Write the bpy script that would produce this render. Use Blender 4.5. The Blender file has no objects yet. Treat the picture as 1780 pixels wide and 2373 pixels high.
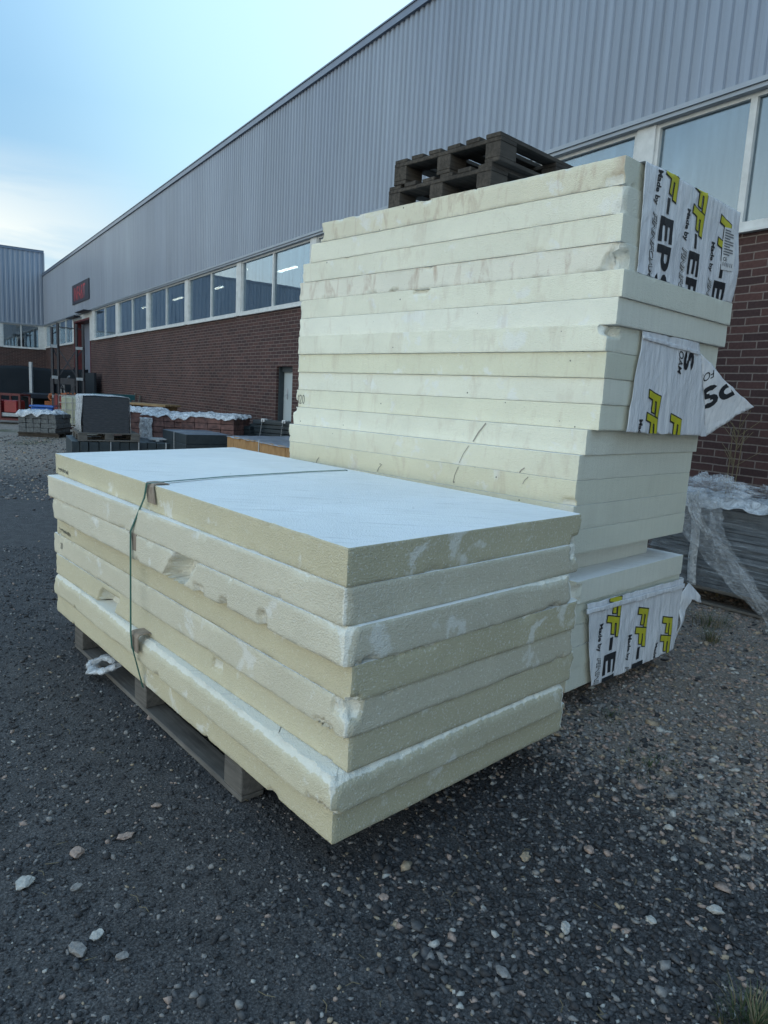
import bpy, bmesh, math, random
import numpy as np
from mathutils import Vector, Matrix, noise
random.seed(7); rng = np.random.default_rng(7)
S = bpy.context.scene; C = S.collection
rad = math.radians

# ------------------------------------------------------------------ materials
def mat(name, rough=.7, color=(.5,.5,.5), metal=0, spec=None):
    m = bpy.data.materials.new(name); m.use_nodes = True
    p = m.node_tree.nodes['Principled BSDF']
    p.inputs['Base Color'].default_value = (*color, 1); p.inputs['Roughness'].default_value = rough
    p.inputs['Metallic'].default_value = metal
    if spec is not None: p.inputs['Specular IOR Level'].default_value = spec
    return m, m.node_tree, p
def N(nt, t, **kw):
    n = nt.nodes.new(t)
    for k, v in kw.items():
        if hasattr(n, k) and k not in n.inputs: setattr(n, k, v)
        else: n.inputs[k].default_value = v
    return n
def coord(nt, scale=(1,1,1), kind='Object'):
    tc = nt.nodes.new('ShaderNodeTexCoord'); mp = nt.nodes.new('ShaderNodeMapping')
    mp.inputs['Scale'].default_value = scale
    nt.links.new(tc.outputs[kind], mp.inputs['Vector']); return mp.outputs['Vector']
def nz(nt, vec, scale, detail=4, rough=.55, dist=0):
    n = N(nt, 'ShaderNodeTexNoise'); n.inputs['Scale'].default_value = scale
    n.inputs['Detail'].default_value = detail; n.inputs['Roughness'].default_value = rough; n.inputs['Distortion'].default_value = dist
    nt.links.new(vec, n.inputs['Vector']); return n.outputs['Fac']
def ramp(nt, fac, stops):
    r = nt.nodes.new('ShaderNodeValToRGB'); e = r.color_ramp.elements
    while len(e) < len(stops): e.new(.5)
    for i, (p, c) in enumerate(stops):
        e[i].position = p; e[i].color = (c, c, c, 1) if isinstance(c, (int, float)) else (*c, 1)
    nt.links.new(fac, r.inputs['Fac']); return r.outputs['Color']
def mix(nt, fac, a, b, mode='MIX'):
    m = nt.nodes.new('ShaderNodeMix'); m.data_type = 'RGBA'; m.blend_type = mode
    for sock, v in ((m.inputs[0], fac), (m.inputs[6], a), (m.inputs[7], b)):
        if isinstance(v, (int, float)): sock.default_value = v
        elif isinstance(v, tuple): sock.default_value = (*v, 1)
        else: nt.links.new(v, sock)
    return m.outputs[2]
def bump(nt, p, h, strength=.3, dist=.01, prev=None):
    b = nt.nodes.new('ShaderNodeBump'); b.inputs['Strength'].default_value = strength; b.inputs['Distance'].default_value = dist
    nt.links.new(h, b.inputs['Height'])
    if prev is not None: nt.links.new(prev, b.inputs['Normal'])
    nt.links.new(b.outputs['Normal'], p.inputs['Normal']); return b.outputs['Normal']

def foam(name, aged, fresh, patch=.62, specks=.5, stain=0.0, white=.0, streak=0.0, scuff=False, grime=1.0):
    m, nt, p = mat(name, .88, spec=.12)
    tc = nt.nodes.new('ShaderNodeTexCoord')
    oi = nt.nodes.new('ShaderNodeObjectInfo')
    add = nt.nodes.new('ShaderNodeVectorMath'); add.operation = 'MULTIPLY_ADD'
    add.inputs[1].default_value = (1,1,1)
    sc = nt.nodes.new('ShaderNodeVectorMath'); sc.operation = 'SCALE'; sc.inputs[3].default_value = 37
    cx = nt.nodes.new('ShaderNodeCombineXYZ'); nt.links.new(oi.outputs['Random'], cx.inputs[0]); nt.links.new(oi.outputs['Random'], cx.inputs[1])
    nt.links.new(cx.outputs[0], sc.inputs[0]); nt.links.new(tc.outputs['Object'], add.inputs[0]); nt.links.new(sc.outputs[0], add.inputs[2])
    v = add.outputs[0]
    n1 = nz(nt, v, 1.6, 5, .6, .6); n2 = nz(nt, v, 5.0, 6, .62, .35)
    # slow tone drift of the aged foam, a different one for every board
    tone = ramp(nt, n1, [(.3, tuple(c*.93 for c in aged)), (.7, tuple(min(1, c*1.05) for c in aged))])
    hsv = nt.nodes.new('ShaderNodeHueSaturation')
    mr = N(nt, 'ShaderNodeMapRange'); mr.inputs[3].default_value = .93; mr.inputs[4].default_value = 1.06
    nt.links.new(oi.outputs['Random'], mr.inputs[0]); nt.links.new(mr.outputs[0], hsv.inputs['Value'])
    mr2 = N(nt, 'ShaderNodeMapRange'); mr2.inputs[3].default_value = 1.25; mr2.inputs[4].default_value = .7
    nt.links.new(oi.outputs['Random'], mr2.inputs[0]); nt.links.new(mr2.outputs[0], hsv.inputs['Saturation'])
    nt.links.new(tone, hsv.inputs['Color'])
    pm = ramp(nt, n2, [(patch, 0.0), (patch+.05, .62)])
    c = mix(nt, pm, hsv.outputs[0], fresh)
    if specks:
        vo = N(nt, 'ShaderNodeTexVoronoi'); vo.inputs['Scale'].default_value = 95; nt.links.new(v, vo.inputs['Vector'])
        sm = ramp(nt, nz(nt, v, 110, 2, .7), [(.58, 0.0), (.66, specks)])
        c = mix(nt, sm, c, fresh)
        sd = ramp(nt, nz(nt, v, 70, 2, .7), [(.34, specks*.45), (.42, 0.0)])
        c = mix(nt, sd, c, tuple(x*.72 for x in aged))
    if streak:
        mp = nt.nodes.new('ShaderNodeMapping'); mp.inputs['Scale'].default_value = (60, 60, 3); nt.links.new(v, mp.inputs['Vector'])
        c = mix(nt, ramp(nt, nz(nt, mp.outputs[0], 1, 2), [(.35, streak), (.65, 0.0)]), c, tuple(x*.8 for x in aged))
    if stain:
        mp = nt.nodes.new('ShaderNodeMapping'); mp.inputs['Scale'].default_value = (7, 7, 2.2); nt.links.new(v, mp.inputs['Vector'])
        s1 = ramp(nt, nz(nt, mp.outputs[0], 1.6, 6, .65, .5), [(.53, 0.0), (.70, stain)])
        c = mix(nt, s1, c, (.42, .28, .20))
        # small dark pits
        vo2 = N(nt, 'ShaderNodeTexVoronoi'); vo2.inputs['Scale'].default_value = 9; nt.links.new(v, vo2.inputs['Vector'])
        pit = ramp(nt, vo2.outputs['Distance'], [(.035, .85), (.05, 0.0)])
        c = mix(nt, pit, c, (.10, .09, .08))
    at_ = nt.nodes.new('ShaderNodeAttribute'); at_.attribute_name = 'wear'
    aw = nt.nodes.new('ShaderNodeMath'); aw.operation = 'ADD'; nt.links.new(at_.outputs['Fac'], aw.inputs[0])
    an = nt.nodes.new('ShaderNodeMath'); an.operation = 'MULTIPLY_ADD'; an.inputs[1].default_value = .9; an.inputs[2].default_value = -.45
    nt.links.new(nz(nt, v, 38, 6, .75), an.inputs[0]); nt.links.new(an.outputs[0], aw.inputs[1])
    c = mix(nt, ramp(nt, aw.outputs[0], [(.45, .0), (.70, .85)]), c, (.79,.785,.71))
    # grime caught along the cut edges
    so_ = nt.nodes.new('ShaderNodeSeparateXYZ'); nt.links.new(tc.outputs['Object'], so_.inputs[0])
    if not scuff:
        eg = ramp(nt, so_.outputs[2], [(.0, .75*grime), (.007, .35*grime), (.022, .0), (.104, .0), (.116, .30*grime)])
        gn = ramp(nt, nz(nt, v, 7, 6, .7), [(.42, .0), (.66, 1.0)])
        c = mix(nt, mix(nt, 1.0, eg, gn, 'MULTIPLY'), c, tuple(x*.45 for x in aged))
    else:
        mp3 = nt.nodes.new('ShaderNodeMapping'); mp3.inputs['Rotation'].default_value = (0,0,.9); mp3.inputs['Scale'].default_value = (1.2,14,1); nt.links.new(v, mp3.inputs['Vector'])
        c = mix(nt, ramp(nt, nz(nt, mp3.outputs[0], 3.2, 6, .7, .8), [(.56, .0), (.66, .5)]), c, (.50,.51,.50))
        vo3 = N(nt, 'ShaderNodeTexVoronoi'); vo3.inputs['Scale'].default_value = 5.5; nt.links.new(v, vo3.inputs['Vector'])
        c = mix(nt, ramp(nt, vo3.outputs['Distance'], [(.022, .85), (.035, .0)]), c, (.12,.12,.11))
        c = mix(nt, ramp(nt, nz(nt, v, 2.2, 5, .6), [(.35, .0), (.75, .16)]), c, (.62,.60,.52))
    nt.links.new(c, p.inputs['Base Color'])
    vb = N(nt, 'ShaderNodeTexVoronoi'); vb.inputs['Scale'].default_value = 170; nt.links.new(v, vb.inputs['Vector'])
    b1 = bump(nt, p, vb.outputs['Distance'], .5, .005)
    bump(nt, p, nz(nt, v, 45, 5, .6), .35, .006, b1)
    return m
M = {}
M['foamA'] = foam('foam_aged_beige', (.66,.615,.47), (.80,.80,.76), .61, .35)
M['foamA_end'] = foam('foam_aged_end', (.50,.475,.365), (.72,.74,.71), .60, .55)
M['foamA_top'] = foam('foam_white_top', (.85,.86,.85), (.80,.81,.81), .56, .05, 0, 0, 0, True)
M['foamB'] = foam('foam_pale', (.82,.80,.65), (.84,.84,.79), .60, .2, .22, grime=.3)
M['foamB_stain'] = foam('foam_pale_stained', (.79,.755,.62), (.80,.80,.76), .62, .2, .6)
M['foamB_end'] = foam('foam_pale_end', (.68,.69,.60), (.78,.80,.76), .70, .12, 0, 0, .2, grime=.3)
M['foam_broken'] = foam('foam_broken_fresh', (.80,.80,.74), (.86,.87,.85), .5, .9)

def wood(name, dark, light, scale=1.0):
    m, nt, p = mat(name, .85, spec=.2)
    v = coord(nt, (3*scale, 45*scale, 45*scale)); n = nz(nt, v, 1, 6, .65, .4); v2 = coord(nt)
    c = mix(nt, nz(nt, v2, 6, 3), ramp(nt, n, [(.3, dark), (.7, light)]), tuple(x*.7 for x in dark))
    nt.links.new(c, p.inputs['Base Color']); bump(nt, p, n, .5, .004); return m
M['wood_grey'] = wood('wood_weathered_grey', (.10,.095,.09), (.30,.28,.25))
M['wood_dark'] = wood('wood_wet_dark', (.042,.038,.034), (.17,.145,.12))
M['wood_tan'] = wood('wood_tan', (.25,.17,.09), (.45,.33,.20))

def plain(name, c1, c2=None, rough=.6, scale=6, metal=0, b=.15, spec=None, stretch=(1,1,1)):
    m, nt, p = mat(name, rough, c1, metal, spec); c2 = c2 or tuple(x*.75 for x in c1)
    v = coord(nt, stretch); n = nz(nt, v, scale, 5, .6)
    nt.links.new(ramp(nt, n, [(.35, c2), (.65, c1)]), p.inputs['Base Color'])
    if b: bump(nt, p, n, b, .01)
    return m
M['strap'] = plain('green_plastic_strap', (.02,.13,.10), rough=.35, b=0)
M['board'] = plain('cardboard_edge', (.34,.28,.22), (.24,.19,.15), .8, 30)
M['ink'] = plain('black_print', (.018,.022,.028), rough=.5, b=0)
M['pen'] = plain('pen_line', (.06,.06,.06), rough=.6, b=0)
M['yellow'] = plain('yellow_print', (.52,.50,.03), (.48,.46,.03), rough=.45, b=0)
M['grey_ink'] = plain('grey_print', (.16,.17,.19), rough=.5, b=0)
M['scratch'] = plain('dirty_scratch', (.36,.33,.28), (.28,.26,.22), .8, b=0)
M['label'] = plain('label_paper', (.68,.69,.70), (.62,.63,.64), .6, b=0)
M['cream_metal'] = plain('cream_window_frame', (.62,.64,.64), (.50,.52,.52), .5, 8, b=.03)
M['flash'] = plain('grey_flashing', (.30,.34,.39), (.26,.30,.35), .45, 3, .3, b=.02)
M['dark_flash'] = plain('blue_grey_roof_edge', (.16,.20,.27), (.14,.17,.23), .4, 3, .3, b=.02)
M['door_grey'] = plain('pale_grey_door', (.42,.48,.50), (.38,.44,.46), .5, 2, b=.02)
M['door_blue'] = plain('grey_blue_dock_door', (.17,.20,.26), (.15,.18,.23), .5, 2, b=.02)
M['red'] = plain('dark_red_paint', (.13,.018,.022), (.09,.013,.016), .5, 5, b=.03)
M['red_bright'] = plain('red_plastic', (.28,.025,.03), rough=.4, b=.03)
M['blue_plastic'] = plain('blue_plastic', (.02,.12,.45), rough=.4, b=.03)
M['orange'] = plain('orange_plastic', (.42,.12,.03), (.2,.06,.02), .6, 25, b=.4)
M['sign_dark'] = plain('navy_sign', (.022,.022,.035), rough=.45, b=0)
M['sign_red'] = plain('red_sign_letters', (.45,.045,.05), rough=.45, b=0)
M['steel_dark'] = plain('dark_blue_steel', (.022,.03,.045), (.016,.02,.03), .5, 12, .2, b=.03)
M['steel_white'] = plain('white_steel_plate', (.45,.48,.50), (.33,.35,.37), .5, 12, b=.03)
M['galv'] = plain('galvanised_steel', (.32,.34,.36), (.24,.26,.28), .45, 14, .5, b=.03)
M['blackslab'] = plain('black_slab', (.062,.068,.08), (.035,.04,.048), .75, 12, b=.3, stretch=(1,1,6))
M['slate'] = plain('dark_slate_board', (.035,.05,.06), (.022,.034,.042), .55, 10, b=.2)
M['slate_light'] = plain('dusty_slate_top', (.16,.19,.23), (.09,.11,.14), .5, 10, b=.2)
M['goods'] = plain('grey_blue_goods', (.13,.15,.175), (.07,.085,.10), .6, 10, b=.2)
M['teal'] = plain('teal_paint', (.02,.11,.13), rough=.5, b=.05)
M['tan_side'] = plain('tan_insulation', (.42,.25,.11), (.30,.17,.07), .8, 12, b=.4, stretch=(1,1,.4))
M['foil'] = plain('dull_foil', (.34,.38,.43), (.20,.23,.28), .4, 9, .35, b=.5)
M['stone'] = plain('grey_stone', (.17,.18,.18), (.08,.085,.09), .85, 18, b=.6)
M['tote'] = plain('yellowed_tank', (.42,.44,.34), (.36,.38,.28), .5, 3, b=.05)
M['mesh_fence'] = plain('black_windscreen', (.008,.016,.024), (.005,.01,.016), .8, 30, b=.2)
M['plant'] = plain('weed_green', (.05,.075,.025), (.03,.05,.015), .7, 20, b=0)
M['straw'] = plain('dry_grass', (.20,.16,.09), (.13,.11,.06), .8, 20, b=0)
M['interior'] = plain('dim_interior', (.10,.11,.12), rough=.9, b=0)
M['brickpack'] = plain('purple_brown_bricks', (.24,.13,.115), (.09,.055,.055), .85, 9, b=.4)

def plastic(name, col, alpha, rough=.25, wr=18):
    m, nt, p = mat(name, rough, col)
    v = coord(nt); n = nz(nt, v, wr, 5, .65, 1.2)
    bump(nt, p, n, .8, .02)
    a = ramp(nt, nz(nt, v, wr*.7, 5, .7, 1.5), [(.36, alpha*.35), (.66, min(1, alpha*1.35))])
    nt.links.new(a, p.inputs['Alpha']); return m
M['film'] = plastic('clear_wrap_film', (.85,.90,.95), .26, .12)
M['film_dense'] = plastic('cloudy_wrap_film', (.70,.73,.76), .85)
def printed_film():
    m, nt, p = mat('white_printed_film', .24, (.70,.74,.80))
    v = coord(nt, (60, 60, 2.2)); n = nz(nt, v, 1, 5, .6, .3)
    nt.links.new(ramp(nt, n, [(.3, (.62,.65,.70)), (.7, (.78,.80,.83))]), p.inputs['Base Color'])
    b = bump(nt, p, n, .55, .008); bump(nt, p, nz(nt, coord(nt, (1,1,.5)), 14, 5, .65, 1.0), .5, .02, b); return m
M['pfilm'] = printed_film()
def stretch():
    m, nt, p = mat('stretch_wrap', .18, (.62,.68,.74))
    n = nz(nt, coord(nt, (1.6,1.6,34)), 1.3, 6, .7, .6); bump(nt, p, n, 1, .03)
    nt.links.new(ramp(nt, n, [(.44, .05), (.60, .34), (.72, .75)]), p.inputs['Alpha']); return m
M['stretch'] = stretch()

def brick_mat(name, b1, b2, mort, w=.25, h=.0665):
    m, nt, p = mat(name, .85, spec=.25)
    tc = nt.nodes.new('ShaderNodeTexCoord'); sp = nt.nodes.new('ShaderNodeSeparateXYZ'); cb = nt.nodes.new('ShaderNodeCombineXYZ')
    nt.links.new(tc.outputs['Object'], sp.inputs[0])
    ad = nt.nodes.new('ShaderNodeMath'); ad.operation = 'ADD'
    nt.links.new(sp.outputs[0], ad.inputs[0]); nt.links.new(sp.outputs[1], ad.inputs[1])
    nt.links.new(ad.outputs[0], cb.inputs[0]); nt.links.new(sp.outputs[2], cb.inputs[1])
    # wobble of the joints
    nv = N(nt, 'ShaderNodeTexNoise'); nv.inputs['Scale'].default_value = 9; nt.links.new(cb.outputs[0], nv.inputs['Vector'])
    vm = nt.nodes.new('ShaderNodeVectorMath'); vm.operation = 'MULTIPLY_ADD'; vm.inputs[1].default_value = (.008,.008,0)
    nt.links.new(nv.outputs['Color'], vm.inputs[0]); nt.links.new(cb.outputs[0], vm.inputs[2])
    br = nt.nodes.new('ShaderNodeTexBrick'); nt.links.new(vm.outputs[0], br.inputs['Vector'])
    br.inputs['Scale'].default_value = 1; br.inputs['Brick Width'].default_value = w; br.inputs['Row Height'].default_value = h
    br.inputs['Mortar Size'].default_value = .0055; br.inputs['Mortar Smooth'].default_value = .15; br.inputs['Bias'].default_value = 0
    br.inputs['Color1'].default_value = (*b1,1); br.inputs['Color2'].default_value = (*b2,1); br.inputs['Mortar'].default_value = (*mort,1)
    v = cb.outputs[0]; n = nz(nt, v, .7, 5, .6); n2 = nz(nt, v, 40, 4, .6)
    c = mix(nt, 1.0, br.outputs['Color'], ramp(nt, n, [(.25, .78), (.75, 1.15)]), 'MULTIPLY')
    c = mix(nt, 1.0, c, ramp(nt, n2, [(.3, .8), (.7, 1.15)]), 'MULTIPLY')
    nt.links.new(c, p.inputs['Base Color'])
    inv = nt.nodes.new('ShaderNodeMath'); inv.operation = 'SUBTRACT'; inv.inputs[0].default_value = 1; nt.links.new(br.outputs['Fac'], inv.inputs[1])
    bb = bump(nt, p, inv.outputs[0], .8, .012); bump(nt, p, n2, .3, .006, bb); return m
M['brick'] = brick_mat('dark_red_brick', (.092,.048,.044), (.052,.031,.032), (.20,.165,.15))
def clad_mat():
    m, nt, p = mat('blue_grey_cladding', .42, metal=.25)
    v = coord(nt, (1,1,.25)); n = nz(nt, v, .35, 4)
    n2 = nz(nt, coord(nt, (1.5,1.5,.08)), 6, 4)
    c = mix(nt, 1.0, ramp(nt, n, [(.3, (.205,.245,.315)), (.7, (.255,.30,.37))]), ramp(nt, n2, [(.3, .9), (.7, 1.06)]), 'MULTIPLY')
    sp = nt.nodes.new('ShaderNodeSeparateXYZ'); nt.links.new(coord(nt), sp.inputs[0])
    dv = nt.nodes.new('ShaderNodeMath'); dv.operation = 'DIVIDE'; dv.inputs[1].default_value = 1.044; nt.links.new(sp.outputs[0], dv.inputs[0])
    fl = nt.nodes.new('ShaderNodeMath'); fl.operation = 'FLOOR'; nt.links.new(dv.outputs[0], fl.inputs[0])
    wn = nt.nodes.new('ShaderNodeTexWhiteNoise'); wn.noise_dimensions = '1D'; nt.links.new(fl.outputs[0], wn.inputs['W'])
    c = mix(nt, 1.0, c, ramp(nt, wn.outputs['Value'], [(.0, .94), (1.0, 1.04)]), 'MULTIPLY')
    st = ramp(nt, nz(nt, coord(nt, (5,5,.35)), 1.4, 6, .7), [(.55, .0), (.8, .35)]); c = mix(nt, st, c, (.17,.19,.21))
    nt.links.new(c, p.inputs['Base Color']); return m
M['clad'] = clad_mat()
def glass_mat():
    m = bpy.data.materials.new('window_glass'); m.use_nodes = True; nt = m.node_tree; nt.nodes.clear()
    out = nt.nodes.new('ShaderNodeOutputMaterial'); mx = nt.nodes.new('ShaderNodeMixShader')
    tr = nt.nodes.new('ShaderNodeBsdfTransparent'); tr.inputs[0].default_value = (.62,.68,.70,1)
    gl = nt.nodes.new('ShaderNodeBsdfGlossy'); gl.inputs['Roughness'].default_value = .015; gl.inputs['Color'].default_value = (.78,.90,1,1)
    fr = nt.nodes.new('ShaderNodeFresnel'); fr.inputs['IOR'].default_value = 1.55
    mr = nt.nodes.new('ShaderNodeMapRange'); mr.inputs[1].default_value = 0; mr.inputs[2].default_value = .45; mr.inputs[3].default_value = .13; mr.inputs[4].default_value = .78
    nt.links.new(fr.outputs[0], mr.inputs[0]); nt.links.new(mr.outputs[0], mx.inputs[0])
    nt.links.new(tr.outputs[0], mx.inputs[1]); nt.links.new(gl.outputs[0], mx.inputs[2])
    bp = nt.nodes.new('ShaderNodeBump'); bp.inputs['Strength'].default_value = .05; bp.inputs['Distance'].default_value = .02
    nt.links.new(nz(nt, coord(nt), 1.1, 2), bp.inputs['Height']); nt.links.new(bp.outputs[0], gl.inputs['Normal'])
    # thin film of dirt
    df = nt.nodes.new('ShaderNodeBsdfDiffuse'); df.inputs[0].default_value = (.22,.30,.38,1)
    m2 = nt.nodes.new('ShaderNodeMixShader')
    nt.links.new(ramp(nt, nz(nt, coord(nt, (6,6,.5)), 1.3, 6, .65), [(.35, .03), (.75, .20)]), m2.inputs[0])
    nt.links.new(mx.outputs[0], m2.inputs[1]); nt.links.new(df.outputs[0], m2.inputs[2]); nt.links.new(m2.outputs[0], out.inputs[0])
    return m
M['glass'] = glass_mat()
m_, nt_, p_ = mat('lamp_tube', .5, (1,1,1)); p_.inputs['Emission Color'].default_value = (1,.88,.68,1); p_.inputs['Emission Strength'].default_value = 7; M['tube'] = m_

# ------------------------------------------------------------------ builders
def tag(o, label=None, cat=None, group=None, kind=None):
    if label: o['label'] = label
    if cat: o['category'] = cat
    if group: o['group'] = group
    if kind: o['kind'] = kind
    return o
def empty(name, loc, rz, label, cat, group=None):
    o = bpy.data.objects.new(name, None); C.objects.link(o); o.location = loc; o.rotation_euler = (0,0,rz); o.empty_display_size = .2
    return tag(o, label, cat, group)
class MB:
    def __init__(s): s.v = []; s.f = []; s.mi = []
    def add(s, vs, fs, mi=0):
        k = len(s.v); s.v += [tuple(v) for v in vs]; s.f += [tuple(i+k for i in f) for f in fs]; s.mi += [mi]*len(fs)
    def box(s, x0, x1, y0, y1, z0, z1, mi=0, jit=0, m=None):
        j = lambda: random.uniform(-jit, jit)
        vs = [Vector((x+j(), y+j(), z+j())) for z in (z0,z1) for y in (y0,y1) for x in (x0,x1)]
        if m is not None: vs = [m @ v for v in vs]
        s.add(vs, [(0,2,3,1),(4,5,7,6),(0,1,5,4),(1,3,7,5),(3,2,6,7),(2,0,4,6)], mi); return s
    def tube(s, pts, r, n=8, mi=0):
        pts = [Vector(p) for p in pts]; rings = []
        for i, p in enumerate(pts):
            d = (pts[min(i+1, len(pts)-1)] - pts[max(i-1, 0)]).normalized()
            u = d.cross(Vector((0,0,1)));
            if u.length < .05: u = d.cross(Vector((1,0,0)))
            u.normalize(); w = d.cross(u)
            rr = r[i] if isinstance(r, (list, tuple)) else r
            rings.append([p + u*rr*math.cos(2*math.pi*k/n) + w*rr*math.sin(2*math.pi*k/n) for k in range(n)])
        vs = [v for rg in rings for v in rg]; fs = []
        for i in range(len(rings)-1):
            for k in range(n): fs.append((i*n+k, i*n+(k+1)%n, (i+1)*n+(k+1)%n, (i+1)*n+k))
        fs += [tuple(range(n))[::-1], tuple((len(rings)-1)*n+k for k in range(n))]
        s.add(vs, fs, mi); return s
    def bar(s, a, b, w, h, mi=0):        # rectangular bar between two points
        a, b = Vector(a), Vector(b); d = (b-a); L = d.length; d.normalize()
        u = d.cross(Vector((0,0,1)))
        if u.length < .05: u = Vector((1,0,0))
        u.normalize(); t = u.cross(d)
        m = Matrix((( d.x,u.x,t.x,a.x),(d.y,u.y,t.y,a.y),(d.z,u.z,t.z,a.z),(0,0,0,1)))
        return s.box(0, L, -w/2, w/2, -h/2, h/2, mi, 0, m)
    def build(s, name, mats, parent=None, bevel=0, smooth=False):
        me = bpy.data.meshes.new(name); me.from_pydata(s.v, [], s.f)
        for q in (mats if isinstance(mats, (list, tuple)) else [mats]): me.materials.append(q)
        me.polygons.foreach_set('material_index', s.mi)
        bm = bmesh.new(); bm.from_mesh(me); bmesh.ops.recalc_face_normals(bm, faces=bm.faces)
        if bevel: bmesh.ops.bevel(bm, geom=bm.edges[:], offset=bevel, segments=1, affect='EDGES', clamp_overlap=True)
        bm.to_mesh(me); bm.free()
        if smooth: me.polygons.foreach_set('use_smooth', [True]*len(me.polygons))
        o = bpy.data.objects.new(name, me); C.objects.link(o)
        if parent: o.parent = parent
        return o
def N3(x, y=0, z=0): return noise.noise(Vector((x, y, z)))
def fbm(x, y=0, z=0, o=4): return noise.fractal(Vector((x, y, z)), 1.0, 2.0, o)

# ------------------------------------------------------------------ foam boards
def foam_board(label, group, quad, z0, z1, mats, seed, wear=1.0, bites=(), corner=(.006,.006,.012,.006), top_wear=0, step=.009, ed0=.002):
    """quad: near corner, right corner, back corner, left corner (world xy). sides 0: near-right 1: right-back 2: back-left 3: left-near"""
    O = Vector((*quad[0], z0)); Q = [Vector((*q, 0)) for q in quad]; T = z1 - z0
    rows = [0, .004, .010, .020, .034, .050, .064, .078, .092, .104, .112, .117, 1]
    rows = [min(r*T/.12, T) if r < 1 else T for r in rows]
    per = []   # xy, normal, side, u, slen
    for sd in range(4):
        a, b = Q[sd], Q[(sd+1) % 4]; L = (b-a).length; st = step if sd in (0, 3, 1) else .04
        n = max(4, int(L/st)); d = (b-a)/L; nr = Vector((d.y, -d.x, 0))
        for i in range(n): per.append((a + d*(i/n*L), nr, sd, i/n*L, L))
    np_ = len(per); V = []; D = []
    for k, v in enumerate(rows):
        te = min(v, T-v); row = []
        for (p, nr, sd, u, L) in per:
            ss = seed*7.3 + sd*31
            d = .0012 + .0012*N3(u*9+ss, v*9)                                    # slow waviness
            w = max(0, N3(u*3.1+ss, 5.5, v*2)) * wear
            ed = ed0*(1+.8*N3(u*2+ss, 8.8)) + .010*w + .004*max(0, N3(u*22+ss, 3.3))*wear
            if v > T/2: ed += top_wear*max(0, .55+.9*N3(u*1.7+ss, 9.1)+.3*N3(u*14+ss, 1.1)+.25*N3(u*47+ss, 2.1))
            if te < ed: d += (ed-te)*.75
            chip = N3(u*6+ss, 11.7 if v > T/2 else 17.1) + .25*N3(u*40+ss, 1.7)
            if chip > .42 and te < .02: d += (chip-.42)*.10*wear*(1-te/.02)
            s0, s1 = u, L-u
            for cs, ci in ((s0, sd), (s1, (sd+1) % 4)):
                c = corner[ci]*(1+.9*N3(v*18+seed*3+ci*9, 2.2)) + .004*N3(v*60, seed+ci)
                if cs < c: d += (c-cs)*.5
            for (bs, u0, u1, v0, v1, dep, skew) in bites:
                if bs != sd: continue
                vv = v + .006*N3(u*50, seed, 8); uu = u + skew*(v-v0) + .014*N3(v*40+seed, 4) + .010*N3(v*110, seed)
                um = (u0+u1)/2; hu = (u1-u0)/2; vm = (v0+v1)/2; hv = (v1-v0)/2
                q = max(abs(uu-um)/hu, abs(vv-vm)/hv)
                if q < 1: d += dep*min(1, (1-q)*8)*(.75+.5*N3(u*25, v*25, seed))
            if d > .006: d += min(1, (d-.006)/.01)*(.0035*N3(u*75, v*75, seed) + .0025*N3(u*150, v*150, seed))
            row.append(d)
        D.append(row)
        first = [i for i in range(np_) if per[i][3] == 0]; last = [(first[(q+1) % 4]-1) % np_ for q in range(4)]
        for i, (p, nr, sd, u, L) in enumerate(per):
            dp = min(.05, row[last[(sd-1) % 4]]); dn = min(.05, row[first[(sd+1) % 4]]); d = row[i]
            tg = Vector((-nr.y, nr.x, 0)); du = dp*max(0, 1-u/.10) - dn*max(0, 1-(L-u)/.10)
            V.append((p.x - nr.x*d + tg.x*du - O.x, p.y - nr.y*d + tg.y*du - O.y, v))
    F = []; mi = []
    R = len(rows)
    for k in range(R-1):
        for i in range(np_):
            j = (i+1) % np_
            F.append((k*np_+i, k*np_+j, (k+1)*np_+j, (k+1)*np_+i))
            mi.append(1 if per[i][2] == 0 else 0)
    # caps: a rim strip and a plain inner face
    C0 = [Q[0], Q[1], Q[2], Q[3]]
    for (zz, base) in ((0, 0), (T, (R-1)*np_)):
        k0 = len(V)
        for (p, nr, sd, u, L) in per:
            t_ = u/L; a_ = .16/ (C0[1]-C0[0]).length; b_ = .16/(C0[3]-C0[0]).length
            X_, Y_ = [(t_, 0), (1, t_), (1-t_, 1), (0, 1-t_)][sd]
            X_ = a_ + X_*(1-2*a_); Y_ = b_ + Y_*(1-2*b_)
            w_ = C0[0]*(1-X_)*(1-Y_) + C0[1]*X_*(1-Y_) + C0[2]*X_*Y_ + C0[3]*(1-X_)*Y_
            V.append((w_.x-O.x, w_.y-O.y, zz))
        for i in range(np_):
            j = (i+1) % np_
            F.append((base+i, base+j, k0+j, k0+i) if zz else (base+j, base+i, k0+i, k0+j)); mi.append(2)
        F.append(tuple(k0+i for i in range(np_)) if zz else tuple(k0+i for i in range(np_))[::-1]); mi.append(2)
    ncap = 2*np_+2
    me = bpy.data.meshes.new('foam_board'); me.from_pydata(V, [], F)
    for m in mats: me.materials.append(m)
    me.polygons.foreach_set('material_index', mi)
    sm = [True]*(len(F)-ncap) + [False]*ncap; me.polygons.foreach_set('use_smooth', sm)
    wa = me.attributes.new('wear', 'FLOAT', 'POINT'); wv_ = [min(1, max(0, (x-.003)/.010)) for r_ in D for x in r_]; wv_ += [0]*(len(V)-len(wv_)); wa.data.foreach_set('value', wv_)
    # sharp rims and corners
    cs = {0}; acc = 0
    firsts = set()
    for i in range(np_):
        if per[i][3] == 0: firsts.add(i)
    at = me.attributes.new('sharp_edge', 'BOOLEAN', 'EDGE'); vals = []
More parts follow.
